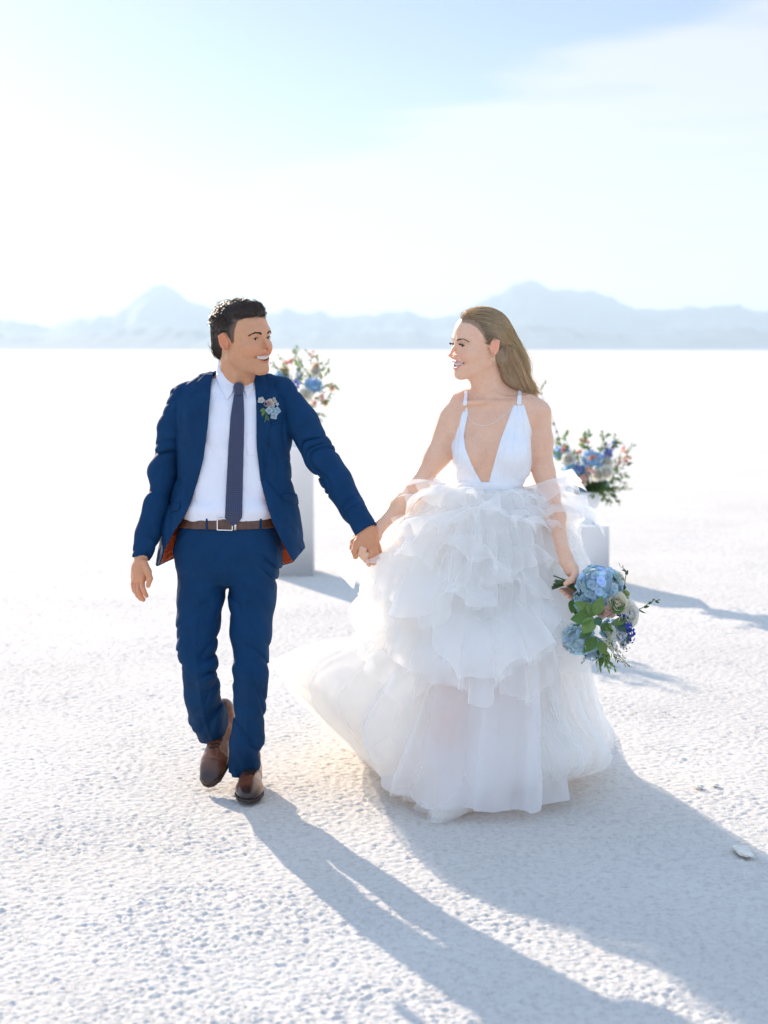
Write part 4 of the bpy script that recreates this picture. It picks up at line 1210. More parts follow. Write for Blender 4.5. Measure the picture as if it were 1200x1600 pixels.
def build_woman_body():
    V, F = surface(wb, (-.14, 5.40, .02), (.78, 5.86, 1.80), .0031)
    V = relax(V, F, 1, .35)
    L = (V - HW_o) @ HW_M / HW_s
    col = face_color(L, SKIN_W, True)
    hd = np.linalg.norm(L + [0, 0, .01], axis=1) < .165
    sc_ = sstep(.006, -.004, woman_hairline(L)) * hd
    col = col * (1 - .8 * sc_[:, None]) + np.array([.20, .125, .07]) * .8 * sc_[:, None]
    col[~hd] = SKIN_W
    red = sstep(.90, .80, V[:, 2]) * (~hd)
    col = col * (1 - .25 * red[:, None]) + SKIN_W * (1.02, .78, .74) * .25 * red[:, None]
    return mesh_np('body', V, F, MAT['skin_w'], woman, True, mottle(V, col))
def woman_hairline(L):
    y = L[:, 1]
    hz = np.interp(y, [-.12, -.080, -.062, -.045, -.030, -.015, -.002, .006, .030, .042, .060, .11],
                      [.088, .080, .076, .062, .040, .022, .014, .020, .022, -.02, -.075, -.09])
    side = sstep(.02, .05, np.abs(L[:, 0]))
    hz2 = np.interp(y, [-.12, -.072, -.02, .06, .11], [.086, .078, .06, -.07, -.09])
    return (hz * side + hz2 * (1 - side)) - L[:, 2]
body_w = build_woman_body()
face_parts(headw, HW_M, HW_o, HW_s, body_w, True, (.18, -1, -.04))

#%% womanhair
def build_woman_hair():
    w = lambda L: np.asarray(L) @ HW_M.T * HW_s + HW_o
    inv = lambda P: (np.asarray(P) - HW_o) @ HW_M / HW_s
    # cap over the skull plus the falling mass behind the neck
    hs = Sdf()
    hs.el((0, .017, .035), (.0775, .1015, .0895), 0)
    tail = [inv(W(789, 535, 5.70)), inv(W(797, 568, 5.72)), inv(W(807, 592, 5.73)), inv(W(824, 610, 5.735))]
    tail2 = [inv(W(786, 560, 5.66)), inv(W(797, 585, 5.70)), inv(W(815, 606, 5.72))]
    hs.chain(tail, [.042, .036, .025, .006], .03)
    hs.chain(tail2, [.028, .030, .016], .03)
    def post(P, d):
        hl = woman_hairline(P)
        low = P[:, 2] < -.02
        hl = np.where(low & (P[:, 1] > .03), -.05, hl)
        st = noise3(np.stack([P[:, 0] * 70, P[:, 1] * 16 + P[:, 2] * 40, P[:, 2] * 12 - P[:, 1] * 30], -1))
        return smax(d + .0020 * st, hl * .8, .006)
    hs.post = post
    V, F = surface(hs, (-.14, -.12, -.20), (.14, .24, .14), .0026, False); V = relax(V, F, 1)
    base = np.array([1.0, .76, .48])
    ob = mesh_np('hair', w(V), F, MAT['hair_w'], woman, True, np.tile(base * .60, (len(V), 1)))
    # strands: from the parting back over the skull, gathered behind the ear, down the back
    r = np.random.default_rng(9)
    Vs, Fs = V, F
    k = r.choice(len(V), 26000); R0 = V[k]
    cand = (woman_hairline(R0) < .002) & (R0[:, 2] > -.05)
    R0 = R0[cand][:6500]; n = len(R0)
    pts = []; m = 22
    cur = R0.copy()
    tgt1 = inv(W(799, 560, 5.71)); tgt2 = inv(W(807, 588, 5.73)); tgt3 = inv(W(828, 614, 5.742))
    spread = r.normal(0, 1, (n, 3))
    side = R0[:, 0:1] / .08
    ear_side = inv(W(790, 565, 5.66))
    rel = (R0 - np.array([0, .02, .03]))
    ln = .70 + .38 * r.random(n)
    u = np.linspace(0, 1, m)
    ctrl = np.zeros((n, 5, 3))
    ctrl[:, 0] = R0
    out = nrm(np.array([0, 1, 0])) 
    # second control: slide back along the skull
    a = R0 - [0, .017, .035]
    b1 = a + np.stack([-.10 * a[:, 0], .075 + 0 * a[:, 0], -.020 - .25 * np.maximum(a[:, 2], 0)], -1)
    b1 = b1 / np.sqrt(((b1 / [.082, .106, .094]) ** 2).sum(1, keepdims=True)) + [0, .017, .035]
    ctrl[:, 1] = b1
    offs = np.stack([a[:, 0] * .55, np.zeros(n), a[:, 2] * .10], -1)
    ctrl[:, 2] = tgt1 + offs + spread * [.014, .012, .010] + [0, .012, 0]
    ctrl[:, 3] = tgt2 + offs * .75 + spread * [.015, .012, .012]
    ctrl[:, 4] = tgt3 + offs * .35 + spread * [.012, .012, .010] 
    P = np.zeros((n, m, 3))
    Q = np.concatenate([2 * ctrl[:, :1] - ctrl[:, 1:2], ctrl, 2 * ctrl[:, -1:] - ctrl[:, -2:-1]], 1)
    for j, tt_ in enumerate(u):
        t = tt_ * 4 * ln; t = np.minimum(t, 3.999); i = t.astype(int); f = (t - i)[:, None]
        g = lambda o: Q[np.arange(n), i + o]
        P[:, j] = .5 * (2 * g(1) + (g(2) - g(0)) * f + (2 * g(0) - 5 * g(1) + 4 * g(2) - g(3)) * f ** 2 + (3 * g(1) - g(0) - 3 * g(2) + g(3)) * f ** 3)
    # keep strands outside the skull
    c0 = np.array([0, .017, .035]); rad = np.array([.0805, .1045, .0925])
    for j in range(m):
        q = P[:, j] - c0; s = np.sqrt(((q / rad) ** 2).sum(1, keepdims=True))
        P[:, j] = np.where((s < 1) & (P[:, j, 2:3] > -.03), q / s + c0, P[:, j])
    for _ in range(3): P[:, 1:-1] = .5 * P[:, 1:-1] + .25 * (P[:, 2:] + P[:, :-2])
    wv = (u ** 1.5)[None, :, None] * .006
    ph = noise3(R0 * 30) * 3 + r.normal(0, .3, n)
    P += wv * np.stack([np.sin(u[None] * 13 + ph[:, None]), .5 * np.cos(u[None] * 13 + ph[:, None]), .3 * np.sin(u[None] * 11 + ph[:, None])], -1)
    P += (r.random((n, 1, 1)) * .0025) * nrm(np.array([0, 1, .4]))
    cols = base * (.85 + .30 * r.random((n, 1)))
    
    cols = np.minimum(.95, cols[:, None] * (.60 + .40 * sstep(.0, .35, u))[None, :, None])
    rr = (.00072 * (1 - .4 * u))[None] * np.ones((n, 1))
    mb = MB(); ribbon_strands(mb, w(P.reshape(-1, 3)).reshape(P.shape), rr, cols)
    n2 = 1500; a_ = r.random(n2); b_ = r.normal(0, 1, (n2, 4))
    def wp(px, py, Y): return np.stack([(px - 600) / FPX * Y, Y, EYE - (py - HOR) / FPX * Y], -1)
    yb = 5.650 + .006 * b_[:, 0]
    C2 = np.stack([wp(784 + 20 * a_ + b_[:, 1], 538 + 6 * a_, yb - .005), wp(784 + 30 * a_ + b_[:, 1], 568 + b_[:, 2], yb), wp(796 + 30 * a_, 592 + 2 * b_[:, 2], yb + .030), wp(818 + 14 * a_, 611 + 4 * b_[:, 3], yb + .070)], 1)
    m2 = 16; t2 = np.linspace(0, 2.999, m2); P2 = np.zeros((n2, m2, 3)); Q2 = np.concatenate([2 * C2[:, :1] - C2[:, 1:2], C2, 2 * C2[:, -1:] - C2[:, -2:-1]], 1)
    for j, t in enumerate(t2):
        i = int(t); f = t - i; g = lambda o: Q2[:, i + o]
        P2[:, j] = .5 * (2 * g(1) + (g(2) - g(0)) * f + (2 * g(0) - 5 * g(1) + 4 * g(2) - g(3)) * f ** 2 + (3 * g(1) - g(0) - 3 * g(2) + g(3)) * f ** 3)
    P2 += .003 * np.sin(t2 * 3 + a_[:, None] * 5)[..., None] * [1, 0, .3]
    ribbon_strands(mb, P2, .0008 * np.ones((n2, m2)), base * (.75 + .3 * r.random((n2, 1))))
    # a few loose flyaways
    kf = r.choice(n, 60); Pf = P[kf] + (u ** 1.2)[None, :, None] * r.normal(0, .016, (60, 1, 3)); 
    ribbon_strands(mb, w(Pf.reshape(-1, 3)).reshape(Pf.shape), .0004 * np.ones((60, m)), base * np.ones((60, 1)))
    mb.build('hair_strands', MAT['hair_w'], ob)
build_woman_hair()
# small gold hoop earring
q = MB(); c = hw2((.079, .006, -.043)); t = np.linspace(0, 2 * np.pi, 15)
q.tube(np.stack([c[0] + .0055 * np.cos(t), c[1] + 0 * t, c[2] + .0085 * np.sin(t) - .003], -1), .0016, 6); q.build('earring', MAT['gold'], woman)

#%% dress
def satin():
    m = cloth_mat('white_satin', (0.84, 0.84, 0.86), 0.5, sheen=0.2, var=0.01, weave=0.0002); return m
MAT['bodice'] = satin()
def tulle_mat(name, opac, col=(0.990, 0.980, 0.964), rim=0.14):
    m = bpy.data.materials.new(name); m.use_nodes = True
    nt = m.node_tree; nt.nodes.clear()
    o = nt.nodes.new('ShaderNodeOutputMaterial')
    d = nt.nodes.new('ShaderNodeBsdfDiffuse'); d.inputs[0].default_value = (*col, 1)
    t = nt.nodes.new('ShaderNodeBsdfTranslucent'); t.inputs[0].default_value = (*col, 1)
    ms = nt.nodes.new('ShaderNodeMixShader'); ms.inputs[0].default_value = 0.55
    nt.links.new(d.outputs[0], ms.inputs[1]); nt.links.new(t.outputs[0], ms.inputs[2])
    tr_ = nt.nodes.new('ShaderNodeBsdfTransparent')
    # a fine net covers more of what lies behind it where it is seen edge-on
    lw = nt.nodes.new('ShaderNodeLayerWeight'); lw.inputs['Blend'].default_value = 0.5
    n = tex(nt, 'Noise', 5, Detail=3)
    e = mathn(nt, 'POWER', lw.outputs['Facing'], 2.0)
    e = mathn(nt, 'MULTIPLY', e, rim)
    v = mathn(nt, 'MULTIPLY', n.outputs['Fac'], 0.10)
    a = mathn(nt, 'ADD', e, opac - 0.05); a = mathn(nt, 'ADD', a, v, clamp=True)
    mx = nt.nodes.new('ShaderNodeMixShader'); nt.links.new(a, mx.inputs[0])
    nt.links.new(tr_.outputs[0], mx.inputs[1]); nt.links.new(ms.outputs[0], mx.inputs[2]); nt.links.new(mx.outputs[0], o.inputs['Surface'])
    return m
MAT['tulle'] = tulle_mat('white_tulle', 0.30)
MAT['tulle_dense'] = tulle_mat('white_tulle_gathered', 0.44)
MAT['lining_w'] = tulle_mat('white_underskirt', 0.80, (0.975, 0.970, 0.975), 0.0)

dress = tag(empty('dress', tuple(woman.location), None, None), None)
dress.parent = woman; dress.location = (0, 0, 0)
def wbod(P): return wb_t(P)
wb_t = Sdf(); wb_t.p = [p for p in wb.p[3:4]] + wb.p[4:6] + wb.p[8:10]
wb_t.p[0] = (wb_t.p[0][0], wb_t.p[0][1], wb_t.p[0][2], 'u', 0)
def pleat(P, d):
    px = P[:, 0] / P[:, 1] * FPX + 600; py = HOR - (P[:, 2] - EYE) / P[:, 1] * FPX
    # pleats run from the strap down and fan out towards the waist
    cx = np.where(px < 765, 725, 812); s = (px - cx) / (10 + (py - 625) * .32)
    f = np.sin(s * 34 + 1.5 * noise3(P * 9)) * .0011 + np.sin(s * 13 + 2 * noise3(P * 6)) * .0016
    return d + f
PAN_L = [(721.5, 629), (730, 628), (731.5, 646), (727, 668), (725, 682), (727, 700), (735, 721), (743, 737), (752, 753), (762, 758), (762, 800), (690, 800), (690, 742), (700, 712), (700, 680), (708, 655), (713, 640)]
PAN_R = [(805, 625), (815.5, 624), (819, 632), (824, 650), (830, 670), (850, 690), (860, 800), (762, 800), (762, 758), (764.5, 751), (775, 712), (783, 685), (791, 664), (799, 641)]
def bod(P):
    d = pleat(P, wb_t(P)); s = np.maximum(d - .0065, -.004 - d)
    fr = np.minimum(poly_px(P, PAN_L), poly_px(P, PAN_R))
    bk = P[:, 2] - zpx(690, 5.8)
    s = smax(s, np.where(P[:, 1] < 5.70, fr, bk), .003)
    return np.maximum(s, zpx(768, 5.64) - P[:, 2])
BLO, BHI = (.20, 5.50, 1.07), (.56, 5.84, 1.48)
bodice = sdf_mesh('bodice', bod, BLO, BHI, .0024, MAT['bodice'], dress)
for S in ([(722.5, 634), (726.5, 611), (731, 611), (729.5, 634)], [(807, 632), (810, 605), (815, 605), (815, 632)]):
    sdf_mesh('strap', lambda P: smax(np.maximum(wb_all(P) - .0045, -.003 - wb_all(P)), poly_px(P, S), .001) if False else np.maximum(np.maximum(wb(P) - .004, -.003 - wb(P)), np.maximum(poly_px(P, S), P[:, 1] - 5.725)),
             W(min(s[0] for s in S), 640, 5.6) - [.02, 0, .0], W(max(s[0] for s in S), 600, 5.72) + [.02, .02, .02], .0024, MAT['bodice'], dress)
def band(P):
    d = wb_t(P); q = np.stack([P[:, 0] * 9, P[:, 1] * 9, P[:, 2] * 95 + P[:, 0] * 22], -1)
    d = d + .0035 * (1 - np.abs(noise3(q))) ** 2
    s = np.maximum(d - .0135, -d)
    px = P[:, 0] / P[:, 1] * FPX + 600
    zt = zpx(752, 5.6) - .00022 * (px - 715) * .3
    return smax(s, np.maximum(P[:, 2] - zt, zpx(776, 5.6) - P[:, 2]), .006)
sdf_mesh('waistband', band, (.22, 5.54, 1.05), (.52, 5.83, 1.18), .0024, MAT['bodice'], dress)
# sheer neckline edge
q = MB(); line = catmull([(730, 642), (734, 655), (742, 662), (756, 665), (770, 661), (784, 652), (797, 640), (802, 632)], 40)
P = np.array([W(a, b, 5.50) for a, b in line])
for _ in range(18):
    dd = wb(P) ; Pn = P.copy(); Pn[:, 1] += dd * .8; k = Pn[:, 1] / P[:, 1]; Pn[:, 0] = P[:, 0] * k; Pn[:, 2] = EYE + (P[:, 2] - EYE) * k; P = Pn
P[:, 1] -= .001
q.tube(P, .0012, 6); q.build('neckline_trim', plain('ivory_cord', (.80, .74, .66), .5), dress)

#%% skirt
rs = np.random.default_rng(21)
def ring(c, rad8, z8, n):
    """closed smooth ring: radii and heights at 8 compass directions (0 = right, 2 = back, 4 = left, 6 = front)"""
    th = np.arange(n) / n * 2 * np.pi
    f = th / (2 * np.pi) * 8; i = f.astype(int) % 8; u = (f - f.astype(int))
    def cyc(v):
        v = np.asarray(v, float); a, b, c_, d = v[(i - 1) % 8], v[i], v[(i + 1) % 8], v[(i + 2) % 8]
        return .5 * (2 * b + (c_ - a) * u + (2 * a - 5 * b + 4 * c_ - d) * u ** 2 + (3 * b - a - 3 * c_ + d) * u ** 3)
    R = cyc(rad8); Z = cyc(z8)
    return np.stack([c[0] + R * np.cos(th), c[1] + R * np.sin(th), Z], -1)
NTH = 420
#            right  br    back  bl    left  fl    front fr
def skirt_rings(n=NTH):
    C = (.375, 5.69)
    out = []
    def add(c, r, z):
        z = z if isinstance(z, (list, tuple)) else [z] * 8
        out.append(ring(c, r, z, n))
    add((.368, 5.69), [.100, .092, .086, .090, .100, .092, .086, .092], zpx(768, 5.65))
    add((.372, 5.70), [.165, .160, .150, .160, .170, .150, .130, .150], .99)
    add((.375, 5.71), [.240, .25, .25, .27, .26, .20, .165, .19], .80)
    add((.385, 5.74), [.320, .36, .40, .42, .36, .25, .20, .24], .56)
    add((.40, 5.80), [.365, .46, .60, .65, .545, .34, .27, .30], [.31, .30, .28, .36, .55, .40, .34, .33])
    add((.40, 5.88), [.420, .56, .85, .90, .720, .46, .41, .42], [.13, .12, .10, .20, .42, .17, .15, .15])
    # hem traced on the ground from the photo
    hem_px = [(950, 1135), (0, 0), (0, 0), (0, 0), (500, 1105), (612, 1196), (690, 1285), (835, 1218)]
    hem = np.zeros((8, 3))
    G = {0: (.95, 6.72), 1: (.80, 7.15), 2: (.30, 7.30), 3: (-.22, 7.15), 4: (-.24, 6.60), 5: (.02, 6.12), 6: (.20, 5.42), 7: (.53, 5.86)}
    pts = np.array([(*G[k], .010 if k not in (4,) else .10) for k in range(8)])
    pts = np.array([(.93, 6.70, .008), (.80, 7.15, .008), (.30, 7.35, .008), (-.22, 7.10, .02), (-.23, 6.66, .20), (-.13, 6.45, .02), (.03, 6.08, .008), (.045, 5.72, .03),
                    (.12, 5.47, .03), (.20, 5.40, .012), (.275, 5.47, .02), (.32, 5.60, .012), (.42, 5.72, .008), (.54, 5.90, .008), (.72, 6.18, .008), (.88, 6.45, .008)])
    m = len(pts); Q = np.vstack([pts[-1:], pts, pts[:2]])
    # resample round the centre by angle so it lines up with the other rings
    t = np.linspace(0, m, 1600, endpoint=False); i = t.astype(int); f = (t - i)[:, None]
    g = .5 * (2 * Q[i + 1] + (Q[i + 2] - Q[i]) * f + (2 * Q[i] - 5 * Q[i + 1] + 4 * Q[i + 2] - Q[(i + 3) % len(Q)]) * f ** 2 + (3 * Q[i + 1] - Q[i] - 3 * Q[i + 2] + Q[(i + 3) % len(Q)]) * f ** 3)
    cc = np.array([.36, 6.0]); an = np.arctan2(g[:, 1] - cc[1], g[:, 0] - cc[0]) % (2 * np.pi)
    o = np.argsort(an); th = np.arange(n) / n * 2 * np.pi
    rr = np.hypot(g[:, 0] - cc[0], g[:, 1] - cc[1])
    R = np.interp(th, an[o], rr[o], period=2 * np.pi); Z = np.interp(th, an[o], g[o, 2], period=2 * np.pi)
    k = np.ones(9) / 9; R = np.convolve(np.concatenate([R[-4:], R, R[:4]]), k, 'valid')
    out.append(np.stack([cc[0] + R * np.cos(th), cc[1] + R * np.sin(th), Z], -1))
    return out
RINGS = skirt_rings()
LINR = [ring((.368, 5.69), [.098, .092, .086, .090, .098, .090, .084, .090], zpx(768, 5.65), NTH) if False else ring((.368, 5.69), [.098, .092, .086, .090, .098, .090, .084, .090], [zpx(768, 5.65)] * 8, NTH),
        ring((.370, 5.69), [.18, .16, .15, .16, .18, .14, .12, .14], [.95] * 8, NTH), ring((.372, 5.68), [.22, .20, .20, .21, .22, .19, .175, .185], [.70] * 8, NTH),
        ring((.365, 5.66), [.23, .22, .26, .26, .24, .23, .215, .22], [.42] * 8, NTH), ring((.330, 5.63), [.30, .30, .34, .30, .30, .25, .225, .26], [.035, .06, .06, .05, .05, .04, .05, .035], NTH)]
def skirt_layer(name, mat, scale, nfold, amp, seed, v0=0.0, v1=1.0, nv=70, parent=None, crumple=.012, droop=0.0, zmin=.004, rings=None):
    """one sheet of the skirt between fractions v0 and v1 of its length, with gathers that open towards the hem"""
    r = np.random.default_rng(seed)
    R = np.array(rings or RINGS); k = len(R)
    v = np.linspace(v0, v1, nv)
    t = v * (k - 1); i = np.clip(t.astype(int), 0, k - 2); f = (t - i)[:, None, None]
    Q = np.concatenate([2 * R[:1] - R[1:2], R, 2 * R[-1:] - R[-2:-1]])
    G = .5 * (2 * Q[i + 1] + (Q[i + 2] - Q[i]) * f + (2 * Q[i] - 5 * Q[i + 1] + 4 * Q[i + 2] - Q[i + 3]) * f ** 2 + (3 * Q[i + 1] - Q[i] - 3 * Q[i + 2] + Q[i + 3]) * f ** 3)
    cen = G.mean(1, keepdims=True); D = G - cen; D[..., 2] = 0
    rad = np.linalg.norm(D, axis=2, keepdims=True); U = D / (rad + 1e-9)
    s = scale if np.isscalar(scale) else np.interp(v, *scale)[:, None, None]
    P = cen + D * s; P[..., 2] = G[..., 2]
    th = np.arange(G.shape[1]) / G.shape[1] * 2 * np.pi
    fold = np.zeros((nv, len(th)))
    warp = .5 * noise3(np.stack([np.cos(th) * 2 + seed, np.sin(th) * 2, th * 0 + seed], -1))
    for q in range(5):
        nf = nfold * r.uniform(.6, 1.7)
        fold += r.uniform(.4, 1) * np.sin(int(nf) * th[None] + r.uniform(0, 6.28) + warp[None] * 5 + .9 * np.sin(v[:, None] * 3 + r.uniform(0, 6)))
    env = amp * (v / max(v1, 1e-6)) ** .9 * (.6 + .4 * r.random())
    P = P + U * (fold * env[:, None])[..., None]
    # tangential sway of the gathers and fine crumple
    T = np.stack([-U[..., 1], U[..., 0], 0 * U[..., 0]], -1)
    P = P + T * (np.cos(fold * 1.7) * env[:, None] * .6)[..., None]
    n1 = noise3(P.reshape(-1, 3) * 11 + seed).reshape(P.shape[:2]); n2 = noise3(P.reshape(-1, 3) * 27 + seed).reshape(P.shape[:2])
    P = P + U * (crumple * (n1 + .5 * n2) * np.minimum(1, v * 5)[:, None])[..., None]
    P[..., 2] += droop
    P[..., 2] = np.maximum(P[..., 2], zmin + .004 * (1 + n2))
    o = MB(); o.grid(P, wrap_v=True)
    return o.build(name, mat, parent or dress)
skirt = skirt_layer('underskirt', MAT['lining_w'], 1.0, 6, .026, 1, 0, 1, rings=LINR)
for k, (sc_, am) in enumerate(((.70, .036), (.78, .040), (.85, .040), (.91, .040), (.96, .036), (.98, .034), (1.0, .030))):
    skirt_layer('tulle_layer', MAT['tulle_dense'] if k in (1, 3, 5) else MAT['tulle'], ([0, .3, 1], [.96, .88 * sc_ + .1, sc_]), 6 + 1.6 * k, am, 30 + k, 0, 1.0, crumple=.010)

# overskirt: billowing gathered tulle from the waist to above the knees
OV = []
def over_ring(v, n=NTH):
    """centre line and radii of the puffed overskirt, v = 0 waist ... 1 lower edge"""
    T = [0, .12, .30, .52, .75, 1.0]
    z = np.interp(v, T + [1.2], [1.115, 1.10, .98, .83, .70, .60, .50])
    rr = {0: [.10, .200, .290, .340, .345, .330], 1: [.09, .20, .30, .37, .38, .38], 2: [.09, .20, .30, .38, .40, .40], 3: [.09, .21, .32, .40, .43, .44], 4: [.10, .215, .340, .400, .420, .400],
          5: [.09, .17, .25, .30, .31, .30], 6: [.085, .140, .20, .235, .245, .235], 7: [.09, .155, .215, .25, .26, .25]}
    return ring((.368, 5.70), [np.interp(v, T, rr[k]) for k in range(8)], [z] * 8, n)
def over_layer(seed, s, v1, amp, nf, crumple, mat, nv=60):
    r = np.random.default_rng(seed); v = np.linspace(0, v1, nv)
    G = np.array([over_ring(x) for x in v]); cen = G.mean(1, keepdims=True); D = (G - cen); D[..., 2] = 0
    rad = np.linalg.norm(D, axis=2, keepdims=True); U = D / rad
    P = cen + D * (1 + (s - 1) * np.minimum(1, v * 4)[:, None, None]); P[..., 2] = G[..., 2]
    th = np.arange(NTH) / NTH * 2 * np.pi; fold = 0
    for q in range(5):
        fold = fold + r.uniform(.4, 1) * np.sin(int(nf * r.uniform(.5, 1.8)) * th[None] + r.uniform(0, 6.28) + 1.4 * np.sin(v[:, None] * 4 + r.uniform(0, 6)) + 2 * np.sin(3 * th + seed)[None])
    env = amp * np.minimum(1, v * 2.2)[:, None]
    P = P + U * (fold * env)[..., None]
    Q = P.reshape(-1, 3)
    n1 = noise3(Q * 6 + seed * 1.7).reshape(P.shape[:2]); n2 = noise3(Q * 12 + seed).reshape(P.shape[:2]); n3 = noise3(Q * [13, 13, 13] + 50 + seed).reshape(P.shape[:2])
    P = P + U * (crumple * (n1 + .35 * n2) * np.minimum(1, v * 5)[:, None])[..., None]
    P[..., 2] += crumple * 1.3 * n3 * np.minimum(1, v * 4)[:, None] + (.03 * np.sin(5 * th + seed) + .02 * np.sin(11 * th + seed * 2))[None] * (v / v1)[:, None] ** 2
    o = MB(); o.grid(P, wrap_v=True); return o.build('tulle_overlayer', mat, dress)
for k in range(7):
    over_layer(60 + k, .76 + .04 * k, (1.18, .80, 1.10, .92, 1.04, .70, .86)[k], .016, 7 + 2 * k, .016 + .002 * k, MAT['tulle'] if k % 2 else MAT['tulle_dense'])
# ruffle tiers: gathered strips whose free edge waves in and out
def ruffle(v, th0, th1, width, up, out_, seed, mat, wave=.030, nwave=9, push=1.0, lift=0):
    r = np.random.default_rng(seed)
    n = 150; m = 12
    th = np.linspace(th0, th1, n); G = over_ring(v, 720)
    idx = (th / (2 * np.pi) * 720) % 720; i = idx.astype(int); f = (idx - i)[:, None]
    B = G[i] * (1 - f) + G[(i + 1) % 720] * f
    c = G.mean(0); U = B - c; U[:, 2] = 0; U /= np.linalg.norm(U, axis=1, keepdims=True)
    B = c + (B - c) * push; tilt = r.uniform(-.14, .14); B[:, 2] = G[0, 2] + lift + (.05 * noise3(np.stack([th * 1.7, th * 0 + seed, th * 0], -1)) + tilt * (th - th.mean())) * min(1, v * 4)
    B += U * (.012 * noise3(np.stack([th * 5, th * 0 + seed, th * 0 + 4], -1)))[:, None]
    t = np.linspace(0, 1, m)
    endf = np.clip(np.minimum(th - th0, th1 - th) / .45, 0, 1) ** .8
    ph = np.cumsum(1 + .5 * noise3(np.stack([np.arange(n) * .06, np.full(n, seed * 1.3), np.zeros(n)], -1))); ph = ph / ph[-1] * nwave * 2 * np.pi * (th1 - th0) / (2 * np.pi) * 2
    wv = np.sin(ph) + .5 * np.sin(ph * 1.63 + 2)
    T = np.stack([-U[:, 1], U[:, 0], 0 * U[:, 0]], -1)
    d = U * out_ + np.array([0, 0, 1.0]) * up; d /= np.linalg.norm(d, axis=1, keepdims=True)
    Nn = np.cross(T, d)
    wd = width * (.70 + .55 * noise3(np.stack([th * 2.3, th * 0, th * 0 + seed], -1))) * (.25 + .75 * endf)
    P = B[:, None] + d[:, None] * (wd[:, None] * t)[..., None] + Nn[:, None] * (wave * wv[:, None] * t ** 1.3 * endf[:, None])[..., None] \
        + T[:, None] * (.5 * wave * np.cos(ph)[:, None] * t)[..., None]
    P += U[:, None] * (.25 * width * np.sin(t * 2.2))[None, :, None]
    P[..., 2] -= (.35 * width * t ** 2)[None] * (1 if up > 0 else .2)
    o = MB(); o.grid(P); return o.build('ruffle', mat, dress)
PI = math.pi
sd0 = 200
def tiers():
    r = np.random.default_rng(77); k = sd0
    specs = []
    # upper ruffles spring out at the hips and round the arms, leaving the front of the waist calm
    for j in range(9):
        a = -PI / 2 + .62 + (2 * PI - 1.24) * (j + .5) / 9
        specs.append((.04 + .06 * r.random(), a, r.uniform(.8, 1.3), r.uniform(.08, .12), r.uniform(.3, .8), 1.0, 1.0, .018))
    for j in range(10):
        a = -PI / 2 + .35 + (2 * PI - .7) * (j + .5) / 10
        specs.append((.16 + .14 * r.random(), a, r.uniform(.8, 1.3), r.uniform(.10, .15), r.uniform(-.3, .4), 1.0, .97, .024))
    # the big crumpled ones lying over both forearms
    specs += [(.03, PI + .45, 1.0, .17, .75, 1.0, 1.02, .026), (.06, PI - .05, 1.2, .19, .45, 1.0, 1.02, .030), (.02, -.35, .9, .17, .85, 1.0, 1.05, .026),
              (.05, .25, 1.1, .20, .65, 1.0, 1.05, .030), (.10, -.15, 1.0, .20, .15, 1.0, 1.05, .034), (.12, PI + .3, 1.0, .18, .1, 1.0, 1.0, .030), (.16, .5, 1.2, .20, .1, 1.0, 1.05, .034)]
    for j in range(38):
        v = r.uniform(.30, 1.06)
        specs.append((v, j * 2.399, r.uniform(.5, 1.1), r.uniform(.13, .24), r.uniform(-1.8, .1) - v, .8, .95, r.uniform(.025, .045)))
    for v, a, w_, width, up, out_, push, wave in specs:
        ruffle(v, a - w_ * .5 - .3, a + w_ * .5 + .3, width, up, out_, k, MAT['tulle'] if (k % 3) else MAT['tulle_dense'], wave, 8 + k % 5, push, 0); k += 1
tiers()

def sandal(an, toe):
    """cream platform with a wedge heel and one wide strap over the toes"""
    a = np.array(an)[:2]; t = np.array(toe)[:2]; d = (t - a) / np.linalg.norm(t - a); h0 = a - d * .045; t0 = t + d * .018
    L = np.linalg.norm(t0 - h0); nn = np.array([-d[1], d[0]])
    def f(P):
        q = P[:, :2] - h0; u = q @ d; w_ = q @ nn
        uc = np.clip(u, .03, L - .036); e = np.hypot(u - uc, w_) - np.interp(u, [0, L * .4, L * .8, L], [.028, .030, .040, .038])
        top = np.interp(u, [0, L * .35, L * .72, L], [an[2] - .035, an[2] - .055, .026, .026])
        return smax(e, np.maximum(P[:, 2] - top, .002 - P[:, 2]), .004)
    lo = (min(h0[0], t0[0]) - .06, min(h0[1], t0[1]) - .06, -.02); hi = (max(h0[0], t0[0]) + .06, max(h0[1], t0[1]) + .06, an[2] + .03)
    sh = sdf_mesh('sandal', f, lo, hi, .003, MAT['cork'], woman)
    def g(P):
        q = P[:, :2] - h0; u = q @ d
        b = wb(P); return np.maximum(np.maximum(np.maximum(b - .005, -b), np.abs(u - L * .74) - .016), .02 - P[:, 2])
    sdf_mesh('toe_strap', g, lo, hi, .003, MAT['cork'], sh)
MAT['cork'] = plain('cream_leather', (.74, .64, .50), .5, noise=80, var=.08)
sandal(*ft1); sandal(*ft2)
